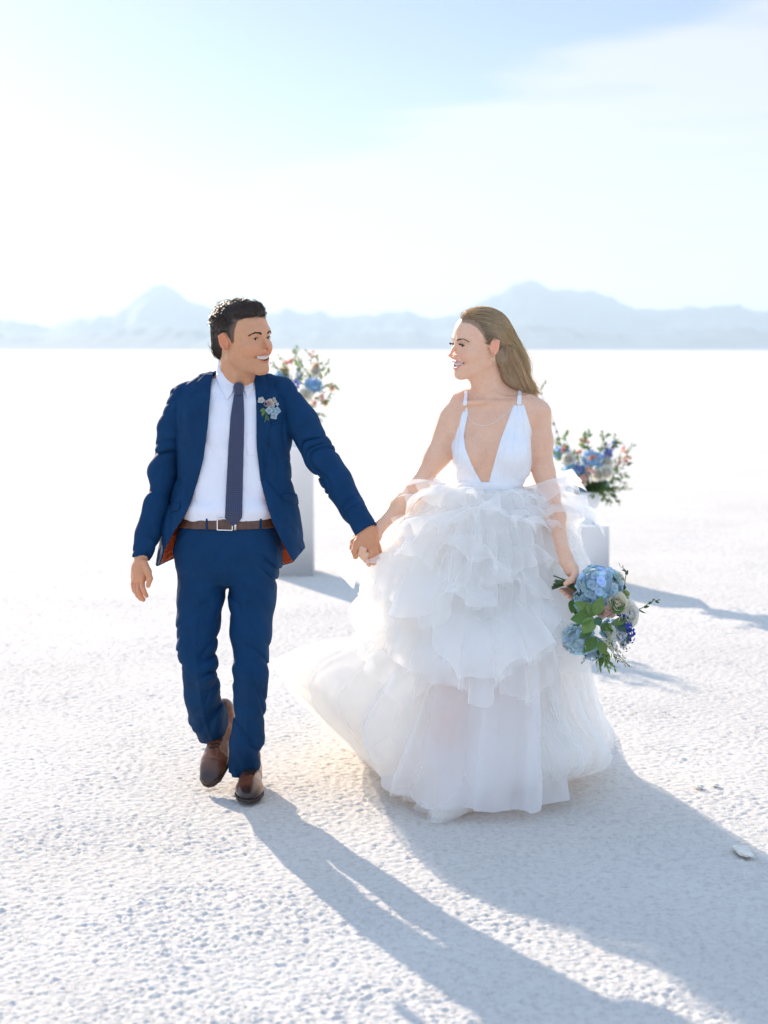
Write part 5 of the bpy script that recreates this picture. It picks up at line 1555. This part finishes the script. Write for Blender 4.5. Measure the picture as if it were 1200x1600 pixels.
#%% flowers
MAT['petal'] = vcol('petals', rough=0.6, noise=0.06, transl=0.45, nscale=90)
MAT['leaf'] = vcol('leaves', rough=0.45, noise=0.25, transl=0.30, nscale=60)
MAT['stem'] = plain('green_stem', (0.055, 0.10, 0.03), 0.55, noise=40, var=0.3)
MAT['plinth'] = plain('white_painted_board', (0.88, 0.88, 0.89), 0.55, noise=3, var=0.02)
MAT['urn'] = plain('white_ceramic', (0.80, 0.80, 0.81), 0.35, noise=6, var=0.02)
fr_ = np.random.default_rng(5)
def frame_of(n, r=fr_):
    n = nrm(n); a = nrm(np.cross(n, r.normal(size=3))); return np.stack([a, np.cross(n, a), n])
def petal(mb, base, d, up, L, Wd, cup, c, c2=None, nu=4, nv=5, tipw=.35, wav=0.0):
    """a curved petal from base along d, normal side up"""
    d = nrm(d); s = nrm(np.cross(d, up)); up = np.cross(s, d)
    t = np.linspace(0, 1, nv)[:, None]; x = np.linspace(-1, 1, nu)[None]
    wd = Wd * (np.sin(np.pi * (t * (1 - tipw * .5) + .04)) ** .7)
    P = base + d * (L * t)[..., None] * np.ones_like(x)[..., None] + s * (wd * x)[..., None] + up * (cup * L * t ** 2 + .35 * abs(Wd) * x ** 2 + wav * np.sin(t * 7 + x * 4))[..., None]
    c = np.asarray(c, float); c2 = c if c2 is None else np.asarray(c2, float)
    C = c2 * (1 - t[..., None]) + c * t[..., None]; C = np.broadcast_to(C, P.shape)
    mb.grid(P, C)
def leaf(mb, base, d, up, L, Wd, c, bend=.25, nv=7):
    d = nrm(d); s = nrm(np.cross(d, up)); up = np.cross(s, d)
    t = np.linspace(0, 1, nv)[:, None]; x = np.array([-1, -.5, 0, .5, 1])[None]
    wd = Wd * np.sin(np.pi * t ** .85) ** .9
    P = base + d * (L * t)[..., None] * np.ones_like(x)[..., None] + s * (wd * x)[..., None] + up * (np.abs(x) * wd * .35 - bend * L * t ** 2)[..., None]
    mb.grid(P, np.broadcast_to(c, P.shape))
def hydrangea(name, c, R, col, parent, n=70, front=None, psize=.0135):
    mb = MB(); c = np.asarray(c, float)
    for i in range(n):
        z = 1 - 2 * (i + .5) / n; a = i * 2.39996; nn = np.array([math.cos(a) * math.sqrt(1 - z * z), math.sin(a) * math.sqrt(1 - z * z), z])
        nn = nrm(nn + fr_.normal(0, .18, 3)); p = c + nn * R * fr_.uniform(.80, 1.03) * np.array([1, 1, .88])
        A, B, N = frame_of(nn); cc = np.array(col) * fr_.uniform(.72, 1.18) * (1 + fr_.normal(0, .05, 3))
        for k in range(4):
            th = k * PI / 2; d = A * math.cos(th) + B * math.sin(th) + N * fr_.uniform(.15, .6)
            petal(mb, p, d, N, psize * fr_.uniform(.85, 1.15), psize * .62, fr_.uniform(-.25, .15), cc, cc * .85, tipw=.1, wav=.0008)
    # green heart that fills the middle
    mb2 = MB(); u = np.linspace(0, PI, 9); v = np.linspace(0, 2 * PI, 12, endpoint=False); U, V_ = np.meshgrid(u, v, indexing='ij')
    S_ = np.stack([np.sin(U) * np.cos(V_), np.sin(U) * np.sin(V_), np.cos(U) * .88], -1)
    mb.grid(c + S_ * R * .78, np.broadcast_to(np.array(col) * .8, S_.shape), wrap_v=True)
    return mb.build(name, MAT['petal'], parent)
def rose(name, c, R, col, parent, face=(0, -1, .3), n=22):
    mb = MB(); c = np.asarray(c, float); A, B, N = frame_of(face)
    for i in range(n):
        f = (i + 1) / n; th = i * 2.4; rr = R * (.10 + .62 * f ** 1.1)
        d0 = A * math.cos(th) + B * math.sin(th)
        base = c + d0 * rr * .35 - N * R * .5
        d = nrm(d0 * (.10 + .85 * f ** 1.8) + N * (1.15 - .75 * f ** 2))
        cc = np.array(col) * fr_.uniform(.92, 1.06) * (.86 + .14 * f)
        petal(mb, base, d, -d0 if f < .75 else -d0 * .6 + N * .2, R * (1.15 - .1 * f), R * (.30 + .48 * f), .10 - .40 * f ** 2, cc, cc * .85, nu=5, nv=6, tipw=.25)
    return mb.build(name, MAT['petal'], parent)
def blossom(mb, p, n, r, col, np_=5, ctr=(.5, .45, .2)):
    A, B, N = frame_of(n); cc = np.array(col) * fr_.uniform(.85, 1.15)
    for k in range(np_):
        th = k * 2 * PI / np_; d = A * math.cos(th) + B * math.sin(th) + N * fr_.uniform(.1, .5)
        petal(mb, p, d, N, r, r * .48, .1, cc, cc * .8, nu=3, nv=4, tipw=.1)
    petal(mb, p, N, A, r * .35, r * .2, 0, ctr, nu=2, nv=3)
def spray(name, path, col, parent, n=16, L=.028, Wd=.008, both=None, sc=1.0, stem=True, droop=.1, leafcol2=None):
    """leafy twig along a path"""
    mb = MB(); P = catmull(path, 14)
    if stem: mb.tube(P, np.linspace(.0016, .0007, 14) * sc, 4, np.array([.05, .09, .025]))
    t = np.gradient(P, axis=0)
    for i in range(n):
        f = (i + .7) / n; j = min(13, int(f * 13.99)); th = i * 2.4 + fr_.uniform(-.4, .4)
        a, b, q = frame_of(t[j]); side = a * math.cos(th) + b * math.sin(th)
        d = nrm(nrm(t[j]) * .8 + side); cc = np.array(col) * fr_.uniform(.65, 1.35) * (1 + fr_.normal(0, .05, 3))
        leaf(mb, P[j], d, nrm(np.cross(d, np.cross(side, d)) + [0, 0, .4]), L * fr_.uniform(.7, 1.2) * (1 - .35 * f), Wd * fr_.uniform(.8, 1.2) * (1 - .3 * f), cc, droop)
    return mb.build(name, MAT['leaf'], parent)
def spike(name, path, col, parent, n=22, r=.011, col2=None):
    """upright stalk of small florets"""
    mb = MB(); P = catmull(path, 14); mb.tube(P, .0014, 4, np.array([.06, .11, .03])); t = np.gradient(P, axis=0)
    for i in range(n):
        f = .15 + .85 * (i + .5) / n; j = min(13, int(f * 13.99)); th = i * 2.4; a, b, q = frame_of(t[j], np.random.default_rng(1))
        side = a * math.cos(th) + b * math.sin(th); s = (1.15 - .75 * f)
        blossom(mb, P[j] + side * r * .7, nrm(side + nrm(t[j]) * .4), r * s, col if col2 is None or i % 3 else col2)
    return mb.build(name, MAT['petal'], parent)
BLUE = (.68, .87, .97); PALEBLUE = (.76, .90, .95); CREAM = (.93, .87, .70); WHITE = (.93, .91, .84); BLUSH = (.70, .50, .42); PINK = (.85, .50, .42); DELPH = (.06, .12, .62); LILAC = (.60, .64, .85)
GRN = (.10, .21, .035); GRN2 = (.19, .31, .075); GRN3 = (.08, .17, .05)

#%% bouquet
def WB(px, py, Y): return W(px, py, Y - .11)
bq = empty('bouquet', tuple(WB(925, 960, 5.54)), 'bouquet of blue hydrangea, white blooms and green leaves held low by the bride', 'bouquet')
Bc = np.array
for i in range(15):
    a = fr_.uniform(0, 2 * PI); r0 = .012 * math.sqrt(fr_.random()); r1 = .028 * math.sqrt(fr_.random()); 
    p1 = WB(891, 913, 5.568) + Bc([0, math.cos(a), math.sin(a)]) * r0
    p0 = WB(864 + fr_.uniform(-3, 4), 909, 5.555) + Bc([fr_.normal(0, .004), 1.1 * math.cos(a + .5) * r1, math.sin(a + .5) * r1 * .95])
    p2 = WB(925, 940, 5.56) + Bc([.02 * math.cos(a), .03 * math.cos(a), .03 * math.sin(a)])
    q = MB(); q.tube(catmull([p0, p1, p2], 12), fr_.uniform(.0024, .0034), 6); q.build('stem', MAT['stem'], bq)
hydrangea('hydrangea', WB(936, 915, 5.525), .072, BLUE, bq, 95, psize=.017)
hydrangea('hydrangea', WB(915, 940, 5.54), .040, (.68, .87, .96), bq, 45, psize=.015)
hydrangea('hydrangea', WB(904, 1000, 5.53), .052, (.72, .88, .94), bq, 64, psize=.016)
hydrangea('hydrangea', WB(925, 1012, 5.56), .040, (.70, .87, .93), bq, 42, psize=.015)
rose('rose', WB(941, 957, 5.455), .019, (.86, .66, .56), bq, (-.2, -1, .2)); rose('rose', WB(953, 957, 5.46), .019, (.88, .68, .58), bq, (.3, -1, .1))
rose('rose', WB(964, 902, 5.53), .024, (.90, .93, .78), bq, (.4, -.8, .8)); rose('rose', WB(966, 943, 5.47), .036, CREAM, bq, (.2, -1, .4))
rose('rose', WB(982, 960, 5.49), .042, WHITE, bq, (.7, -1, .1), 30); rose('rose', WB(978, 927, 5.51), .014, (.62, .68, .32), bq, (.2, -.6, 1))
rose('rose', WB(976, 982, 5.51), .030, WHITE, bq, (.9, -.6, -.2), 26)
def lf(px, py, Y, ex, ey, L, Wd, col, name='leaf', bend=.15, up=(0, -1, .3)):
    q = MB(); b = WB(px, py, Y); e = WB(ex, ey, Y - .01); d = e - b
    leaf(q, b, d, up, np.linalg.norm(d), Wd, np.array(col) * fr_.uniform(.85, 1.15), bend, 9); q.build(name, MAT['leaf'], bq)
for a in ((930, 962, 5.46, 899, 940, 0, .022, GRN2), (928, 963, 5.455, 918, 941, 0, .016, GRN2), (929, 962, 5.45, 941, 932, 0, .020, GRN2), (927, 964, 5.45, 892, 967, 0, .025, GRN), (928, 965, 5.445, 911, 990, 0, .024, GRN2),
          (931, 964, 5.44, 938, 978, 0, .015, (.05, .14, .07)), (955, 956, 5.46, 977, 944, 0, .018, GRN), (953, 950, 5.475, 963, 936, 0, .018, GRN), (956, 975, 5.47, 983, 966, 0, .013, GRN2), (950, 975, 5.47, 957, 992, 0, .017, GRN2),
          (966, 974, 5.47, 979, 988, 0, .014, (.05, .13, .07)), (900, 935, 5.54, 893, 958, 0, .020, GRN), (932, 995, 5.48, 912, 1020, 0, .020, GRN), (936, 1002, 5.48, 947, 1022, 0, .018, GRN2), (925, 985, 5.48, 905, 996, 0, .014, GRN3), (940, 975, 5.47, 950, 985, 0, .017, GRN)):
    lf(*a)
for path in (((938, 1005, 5.50), (945, 1025, 5.49), (950, 1045, 5.49)), ((935, 1010, 5.51), (935, 1030, 5.50), (938, 1047, 5.50)), ((945, 1005, 5.50), (960, 1022, 5.50), (968, 1034, 5.50)), ((940, 1015, 5.49), (952, 1033, 5.49), (962, 1046, 5.49))):
    spray('leafy_spray', [WB(*p) for p in path], GRN2, bq, 13, .026, .0048)
spray('leafy_spray', [WB(974, 935, 5.53), WB(977, 905, 5.53), WB(978, 892, 5.53), WB(968, 884, 5.53)], (.05, .10, .05), bq, 8, .026, .0058)
spray('leafy_spray', [WB(985, 955, 5.53), WB(1003, 950, 5.53), WB(1018, 940, 5.53), WB(1027, 938, 5.53)], (.09, .17, .045), bq, 7, .026, .0052)
spray('leafy_spray', [WB(915, 1020, 5.53), WB(914, 1030, 5.52), WB(910, 1036, 5.52)], (.05, .08, .04), bq, 4, .016, .003)
spike('white_stock', [WB(940, 985, 5.46), WB(955, 1005, 5.45), WB(964, 1020, 5.455), WB(984, 1042, 5.47)], WHITE, bq, 30, .0115, (.66, .70, .45))
spike('white_stock', [WB(950, 980, 5.465), WB(965, 995, 5.455), WB(980, 1015, 5.465)], WHITE, bq, 20, .0115)
spike('pale_delphinium', [WB(963, 985, 5.47), WB(973, 1000, 5.465), (WB(974, 1014, 5.47))], LILAC, bq, 14, .0115)
spike('blue_delphinium', [WB(965, 965, 5.48), WB(980, 978, 5.475), WB(987, 990, 5.475), WB(984, 1005, 5.48)], DELPH, bq, 18, .0125)
spike('blue_delphinium', [WB(964, 967, 5.48), WB(976, 963, 5.47), WB(983, 956, 5.475)], DELPH, bq, 8, .0105)

rr_ = np.random.default_rng(12)
for i in range(22):
    a = rr_.uniform(0, 2 * PI); x = 940 + 34 * math.cos(a); y = 966 + 50 * math.sin(a); k_ = rr_.uniform(1.25, 1.5)
    lf(x, y, 5.55, 940 + (x - 940) * k_, 966 + (y - 966) * k_ + 4, 0, rr_.uniform(.010, .017), (GRN, GRN2, GRN3)[i % 3], up=(rr_.normal(0, .5), -1, .3))
hydrangea('hydrangea', WB(958, 985, 5.55), .040, (.74, .89, .95), bq, 40, psize=.015)

#%% boutonniere
bt = empty('boutonniere', tuple(W(422, 636, 5.63)), 'small boutonniere of blush rose, pale blue petals and green leaves pinned to the navy lapel', 'boutonniere')
def onj(px, py, off=.012):
    p = on_surface(mj, W(px, py, 5.5), 20); p2 = W(px, py, p[1] - off); return p2
rose('rose', onj(420.5, 630, .024), .0155, (.90, .76, .66), bt, (0, -1, .2), 14)
def bl(name, items, r, col, ctr=(.5, .45, .2), npet=4):
    q = MB()
    for px_, py_ in items: blossom(q, onj(px_, py_, .020), (fr_.normal(0, .3), -1, fr_.normal(0, .3)), r, col, npet, ctr)
    q.build(name, MAT['petal'], bt)
bl('blue_floret', [(421, 641), (427, 642), (431, 646), (424, 638), (428, 649), (433, 641)], .016, (.66, .82, .90))
bl('white_floret', [(430, 627), (433, 631), (428, 623)], .0075, WHITE, npet=5)
bl('white_star', [(408, 626)], .0145, WHITE, npet=5)
bl('purple_bud', [(415, 631)], .0075, (.12, .10, .35))
for b, e, wd, c in (((412, 634), (408, 616), .0055, GRN), ((419, 622), (420, 612), .005, GRN), ((414, 640), (409, 650), .006, GRN2), ((416, 642), (412, 662), .008, GRN3), ((414, 638), (406, 643), .005, GRN2),
                    ((432, 640), (439, 644), .005, (.16, .2, .04)), ((417, 625), (409, 614), .004, GRN), ((424, 624), (427, 614), .0035, GRN2), ((415, 648), (420, 658), .007, GRN3)):
    q = MB(); B0 = onj(*b, .012); E0 = onj(*e, .012); leaf(q, B0, E0 - B0, (0, -1, .2), np.linalg.norm(E0 - B0), wd, np.array(c), .05); q.build('leaf', MAT['leaf'], bt)
# tiny gold speck of a pin on the sleeve is left out

#%% plinths
def plinth(label, x0, x1, Y, ztop, depth):
    q = MB(); b = .004
    xa, xb = W(x0, 0, Y)[0], W(x1, 0, Y)[0]
    # bevelled box
    rows = []
    for z, ins in ((-.012, b), (-.012, 0), (ztop - b, 0), (ztop, b)):
        rows.append([(xa + ins, Y + ins, z), (xa + ins * .3, Y + ins * .3, z), (xb - ins * .3, Y + ins * .3, z), (xb - ins, Y + ins, z), (xb - ins, Y + depth - ins, z), (xa + ins, Y + depth - ins, z)])
    P = np.array(rows); q.grid(P, wrap_v=True)
    q.add([(xa + b, Y + b, ztop), (xb - b, Y + b, ztop), (xb - b, Y + depth - b, ztop), (xa + b, Y + depth - b, ztop)], [(0, 1, 2, 3)])
    o = q.build('plinth', MAT['plinth'], None, smooth=False); tag(o, label, 'plinth', 'white plinths behind the couple'); return (xa + xb) / 2, Y + depth / 2
YL = 1.6 * FPX / (900 - HOR); ZL = EYE - (700 - HOR) / FPX * YL
YR = 1.6 * FPX / (912 - HOR); ZR = EYE - (822 - HOR) / FPX * YR
lx, ly = plinth('tall white plinth standing behind the groom', 421, 489, YL, ZL, .32)
rx, ry = plinth('low white plinth standing behind the bride under the footed urn', 884, 952, YR, ZR, .32)
def lathe(name, prof, c, mat, parent=None, n=40):
    q = MB(); v = np.linspace(0, 2 * PI, n, endpoint=False); pr = np.array(prof)
    P = np.stack([c[0] + pr[:, 0:1] * np.cos(v), c[1] + pr[:, 0:1] * np.sin(v), c[2] + pr[:, 1:2] * np.ones(n)], -1); q.grid(P, wrap_v=True)
    return q.build(name, mat, parent)
def arrangement(label, c, z0, Rx, Rz_, blooms, sprays, seed, up_extra=()):
    e = empty('flower_arrangement', (c[0], c[1], z0), label, 'flower arrangement', 'flower arrangements on the plinths')
    return e
URN = [(.001, .004), (.060, .004), (.062, .014), (.030, .030), (.022, .050), (.030, .075), (.070, .110), (.092, .160), (.100, .215), (.104, .225), (.098, .222), (.088, .165), (.05, .12), (.001, .11)]
def build_arr(label, c, z0, items, seed, k=1.0):
    global fr_
    e = empty('flower_arrangement', (c[0], c[1], z0), label, 'flower arrangement')
    lathe('urn', [(a * k, b * k) for a, b in URN], (c[0], c[1], z0 + .001), MAT['urn'], e)
    r = np.random.default_rng(seed); top = np.array([c[0], c[1], z0 + .20 * k])
    # blooms: (kind, dx, dz, dy, size)
    for kind, dx, dz, dy, s in items:
        p = np.array([c[0] + dx, c[1] + dy, z0 + dz])
        q = MB(); q.tube(catmull([top + (p - top) * .05, top + (p - top) * .5 + [0, 0, .02], p], 8), .0022, 5); q.build('stem', MAT['stem'], e)
        if kind == 'h': hydrangea('hydrangea', p, s, (.42, .68, .90) if r.random() < .6 else (.54, .77, .92), e, 55, psize=.016)
        elif kind == 'r': rose('rose', p, s, (.93, .90, .80), e, (dx * 3, -1, .4), 20)
        elif kind == 'b': rose('rose', p, s, (.90, .74, .60), e, (dx * 3, -1, .4), 16)
        elif kind == 'p':
            q = MB()
            for j in range(4): blossom(q, p + r.normal(0, .012, 3), (r.normal(0, .5), -1, r.normal(0, .5)), s, (.86, .48, .42) if j % 2 else (.88, .60, .48), 5)
            q.build('pink_blossom', MAT['petal'], e)
        elif kind == 'd': spike('blue_delphinium', [top + (p - top) * .6, top + (p - top) * .8, p], (.26, .34, .80), e, 14, s)
    return e, top, r
# tall arrangement behind the groom
def px_off(px, py, Y, c, z0): w_ = W(px, py, Y); return w_[0] - c[0], w_[2] - z0
def A_items(L, c, z0):
    out = []
    for kind, px, py, dy, s in L:
        dx, dz = px_off(px, py, c[1] + dy, c, z0); out.append((kind, dx, dz, dy, s))
    return out
cL = (lx + .0, ly); cR = (W(917, 0, ry)[0], ry)
itL = A_items([('h', 489, 602, -.12, .060), ('h', 440, 590, 0, .055), ('h', 452, 625, .02, .06), ('r', 478, 616, -.18, .050), ('r', 492, 580, -.1, .045), ('b', 445, 578, -.05, .030), ('b', 519, 606, -.05, .028),
               ('p', 449, 566, -.12, .020), ('p', 456, 564, -.10, .018), ('p', 494, 570, -.1, .016), ('p', 490, 555, -.1, .014), ('p', 489, 628, -.15, .020), ('p', 502, 621, -.15, .018), ('d', 466, 578, -.15, .020), ('h', 462, 650, .05, .055), ('b', 508, 630, -.05, .026), ('r', 430, 610, .05, .04)], cL, ZL)
eL, topL, rL = build_arr('airy blue, white and pink flower arrangement rising behind the shoulder of the groom', cL, ZL, itL, 3, .9)
for P_ in (((470, 600), (467, 570), (464, 541)), ((478, 600), (487, 570), (480, 548)), ((480, 600), (500, 580), (512, 563)), ((490, 610), (510, 600), (527, 605)), ((485, 620), (505, 625), (520, 615)), ((480, 630), (492, 645), (508, 648)),
           ((478, 635), (485, 650), (500, 655)), ((470, 630), (480, 648), (492, 652)), ((460, 600), (448, 575), (436, 556)), ((455, 600), (440, 580), (425, 568)), ((470, 590), (462, 560), (457, 548)), ((485, 590), (498, 570), (494, 556)),
           ((450, 620), (430, 600), (420, 585)), ((490, 600), (508, 588), (516, 578)), ((480, 610), (500, 610), (514, 600)), ((470, 620), (480, 640), (488, 660)), ((465, 600), (475, 580), (470, 562)), ((450, 640), (430, 650), (415, 660))):
    spray('leafy_spray', [W(a, b, cL[1] + d_) for (a, b), d_ in zip(P_, (0, -.08, -.12))], GRN2 if rL.random() < .5 else GRN, eL, 16, .048, .010, sc=1.6)
itR = A_items([('h', 925, 718, -.14, .072), ('h', 893, 736, -.08, .060), ('h', 878, 708, -.02, .055), ('h', 945, 745, .05, .06), ('r', 948, 738, -.20, .048), ('r', 935, 742, -.19, .042), ('r', 888, 717, -.16, .045), ('r', 948, 722, -.12, .042), ('b', 910, 752, -.17, .034),
               ('p', 926, 715, -.225, .020), ('p', 922, 732, -.215, .020), ('p', 911, 745, -.20, .020), ('p', 914, 690, -.12, .018), ('p', 980, 716, -.12, .018), ('p', 975, 703, -.1, .016), ('p', 906, 706, -.16, .018), ('p', 968, 722, -.12, .014),
               ('d', 962, 687, -.12, .024), ('d', 950, 697, -.14, .020), ('d', 898, 717, -.17, .018), ('h', 905, 765, -.02, .05), ('b', 908, 755, -.1, .03), ('p', 880, 700, -.1, .018)], cR, ZR)
eR, topR, rR = build_arr('low spreading blue hydrangea arrangement in a white footed urn, right of the bride', cR, ZR, itR, 8, 1.0)
for P_ in (((935, 740), (945, 700), (940, 675)), ((925, 720), (918, 690), (922, 676)), ((940, 730), (960, 700), (962, 682)), ((950, 730), (975, 715), (990, 696)), ((950, 735), (970, 730), (985, 722)), ((950, 745), (965, 740), (980, 742)),
           ((945, 755), (958, 765), (972, 762)), ((940, 760), (955, 775), (968, 785)), ((940, 760), (945, 775), (950, 788)), ((930, 760), (938, 772), (942, 782)), ((925, 760), (928, 768), (925, 775)), ((905, 720), (885, 700), (870, 690)),
           ((900, 715), (885, 690), (884, 676)), ((895, 730), (875, 715), (862, 705)), ((935, 715), (940, 695), (950, 678)), ((945, 720), (955, 700), (972, 690)), ((950, 750), (970, 752), (978, 762)), ((930, 750), (950, 765), (960, 775)),
           ((930, 755), (945, 768), (955, 782)), ((890, 745), (875, 750), (862, 748)), ((915, 700), (908, 688), (915, 678)), ((905, 760), (900, 775), (890, 782)), ((935, 750), (945, 760), (965, 770))):
    spray('leafy_spray', [W(a, b, cR[1] + d_) for (a, b), d_ in zip(P_, (0, -.10, -.14))], GRN2 if rR.random() < .5 else GRN, eR, 16, .048, .011, sc=1.6)
spray('tall_twig', [W(878, 700, cR[1] + .05), W(862, 650, cR[1] + .06), W(845, 612, cR[1] + .07), W(852, 596, cR[1] + .07)], (.13, .20, .06), eR, 20, .040, .010, sc=1.6)
spray('tall_twig', [W(870, 700, cR[1] + .05), W(852, 650, cR[1] + .06), W(838, 618, cR[1] + .07), W(835, 600, cR[1] + .07)], (.13, .20, .06), eR, 16, .040, .010, sc=1.6)

# the sides of both arrangements that face away are just as full
for e_, c_, z_, n_, rad in ((eL, cL, ZL, 16, .16), (eR, cR, ZR, 22, .24)):
    r = np.random.default_rng(31)
    for k in range(n_):
        a = r.uniform(.1, PI - .1); el_ = r.uniform(-.2, 1.1); d = np.array([math.cos(a) * math.cos(el_), math.sin(a) * math.cos(el_) * .9, math.sin(el_)])
        t0 = np.array([c_[0], c_[1], z_ + .22]); e1 = t0 + d * rad * r.uniform(.8, 1.3)
        if (e1[0] - c_[0]) < -.12 and e_ is eL: e1[0] = c_[0] - .05
        spray('leafy_spray', [t0 + d * .04, t0 + d * rad * .6 + [0, 0, .02], e1], GRN if k % 2 else GRN2, e_, 14, .046, .011, sc=1.6)
        if k % 4 == 0: hydrangea('hydrangea', t0 + d * rad * .62, .055, (.36, .60, .86), e_, 40, psize=.017)

#%% clods
def clod(label, px, py, sx, sy, sz, seed, col):
    Y = 1.6 * FPX / (py - HOR); c = W(px, py, Y)
    u = np.linspace(0, PI, 22); v = np.linspace(0, 2 * PI, 34, endpoint=False); U, V_ = np.meshgrid(u, v, indexing='ij')
    S_ = np.stack([np.sin(U) * np.cos(V_), np.sin(U) * np.sin(V_), np.cos(U)], -1); n = noise3(S_.reshape(-1, 3) * 1.7 + seed) + .5 * noise3(S_.reshape(-1, 3) * 4 + seed)
    P = S_ * (1 + .28 * n.reshape(S_.shape[:2]))[..., None] * [sx, sy, sz] + [c[0], Y, sz * .35]
    q = MB(); q.grid(P, wrap_v=True); o = q.build('salt_clod', MAT['clod']); tag(o, label, 'salt clod', 'loose salt clods on the flat')
MAT['clod'] = plain('tan_salt', (.74, .69, .61), .9, noise=40, var=.15, bump=.004)
clod('larger pale tan salt clod lying in the shadow near the right edge', 1160, 1330, .026, .06, .005, 3, None)
clod('small tan salt clod on sunlit ground right of the shadow of the bride', 1092, 1230, .016, .022, .008, 8, None)
clod('smallest salt clod lying just right of another small tan clod', 1118, 1227, .014, .016, .005, 14, None)
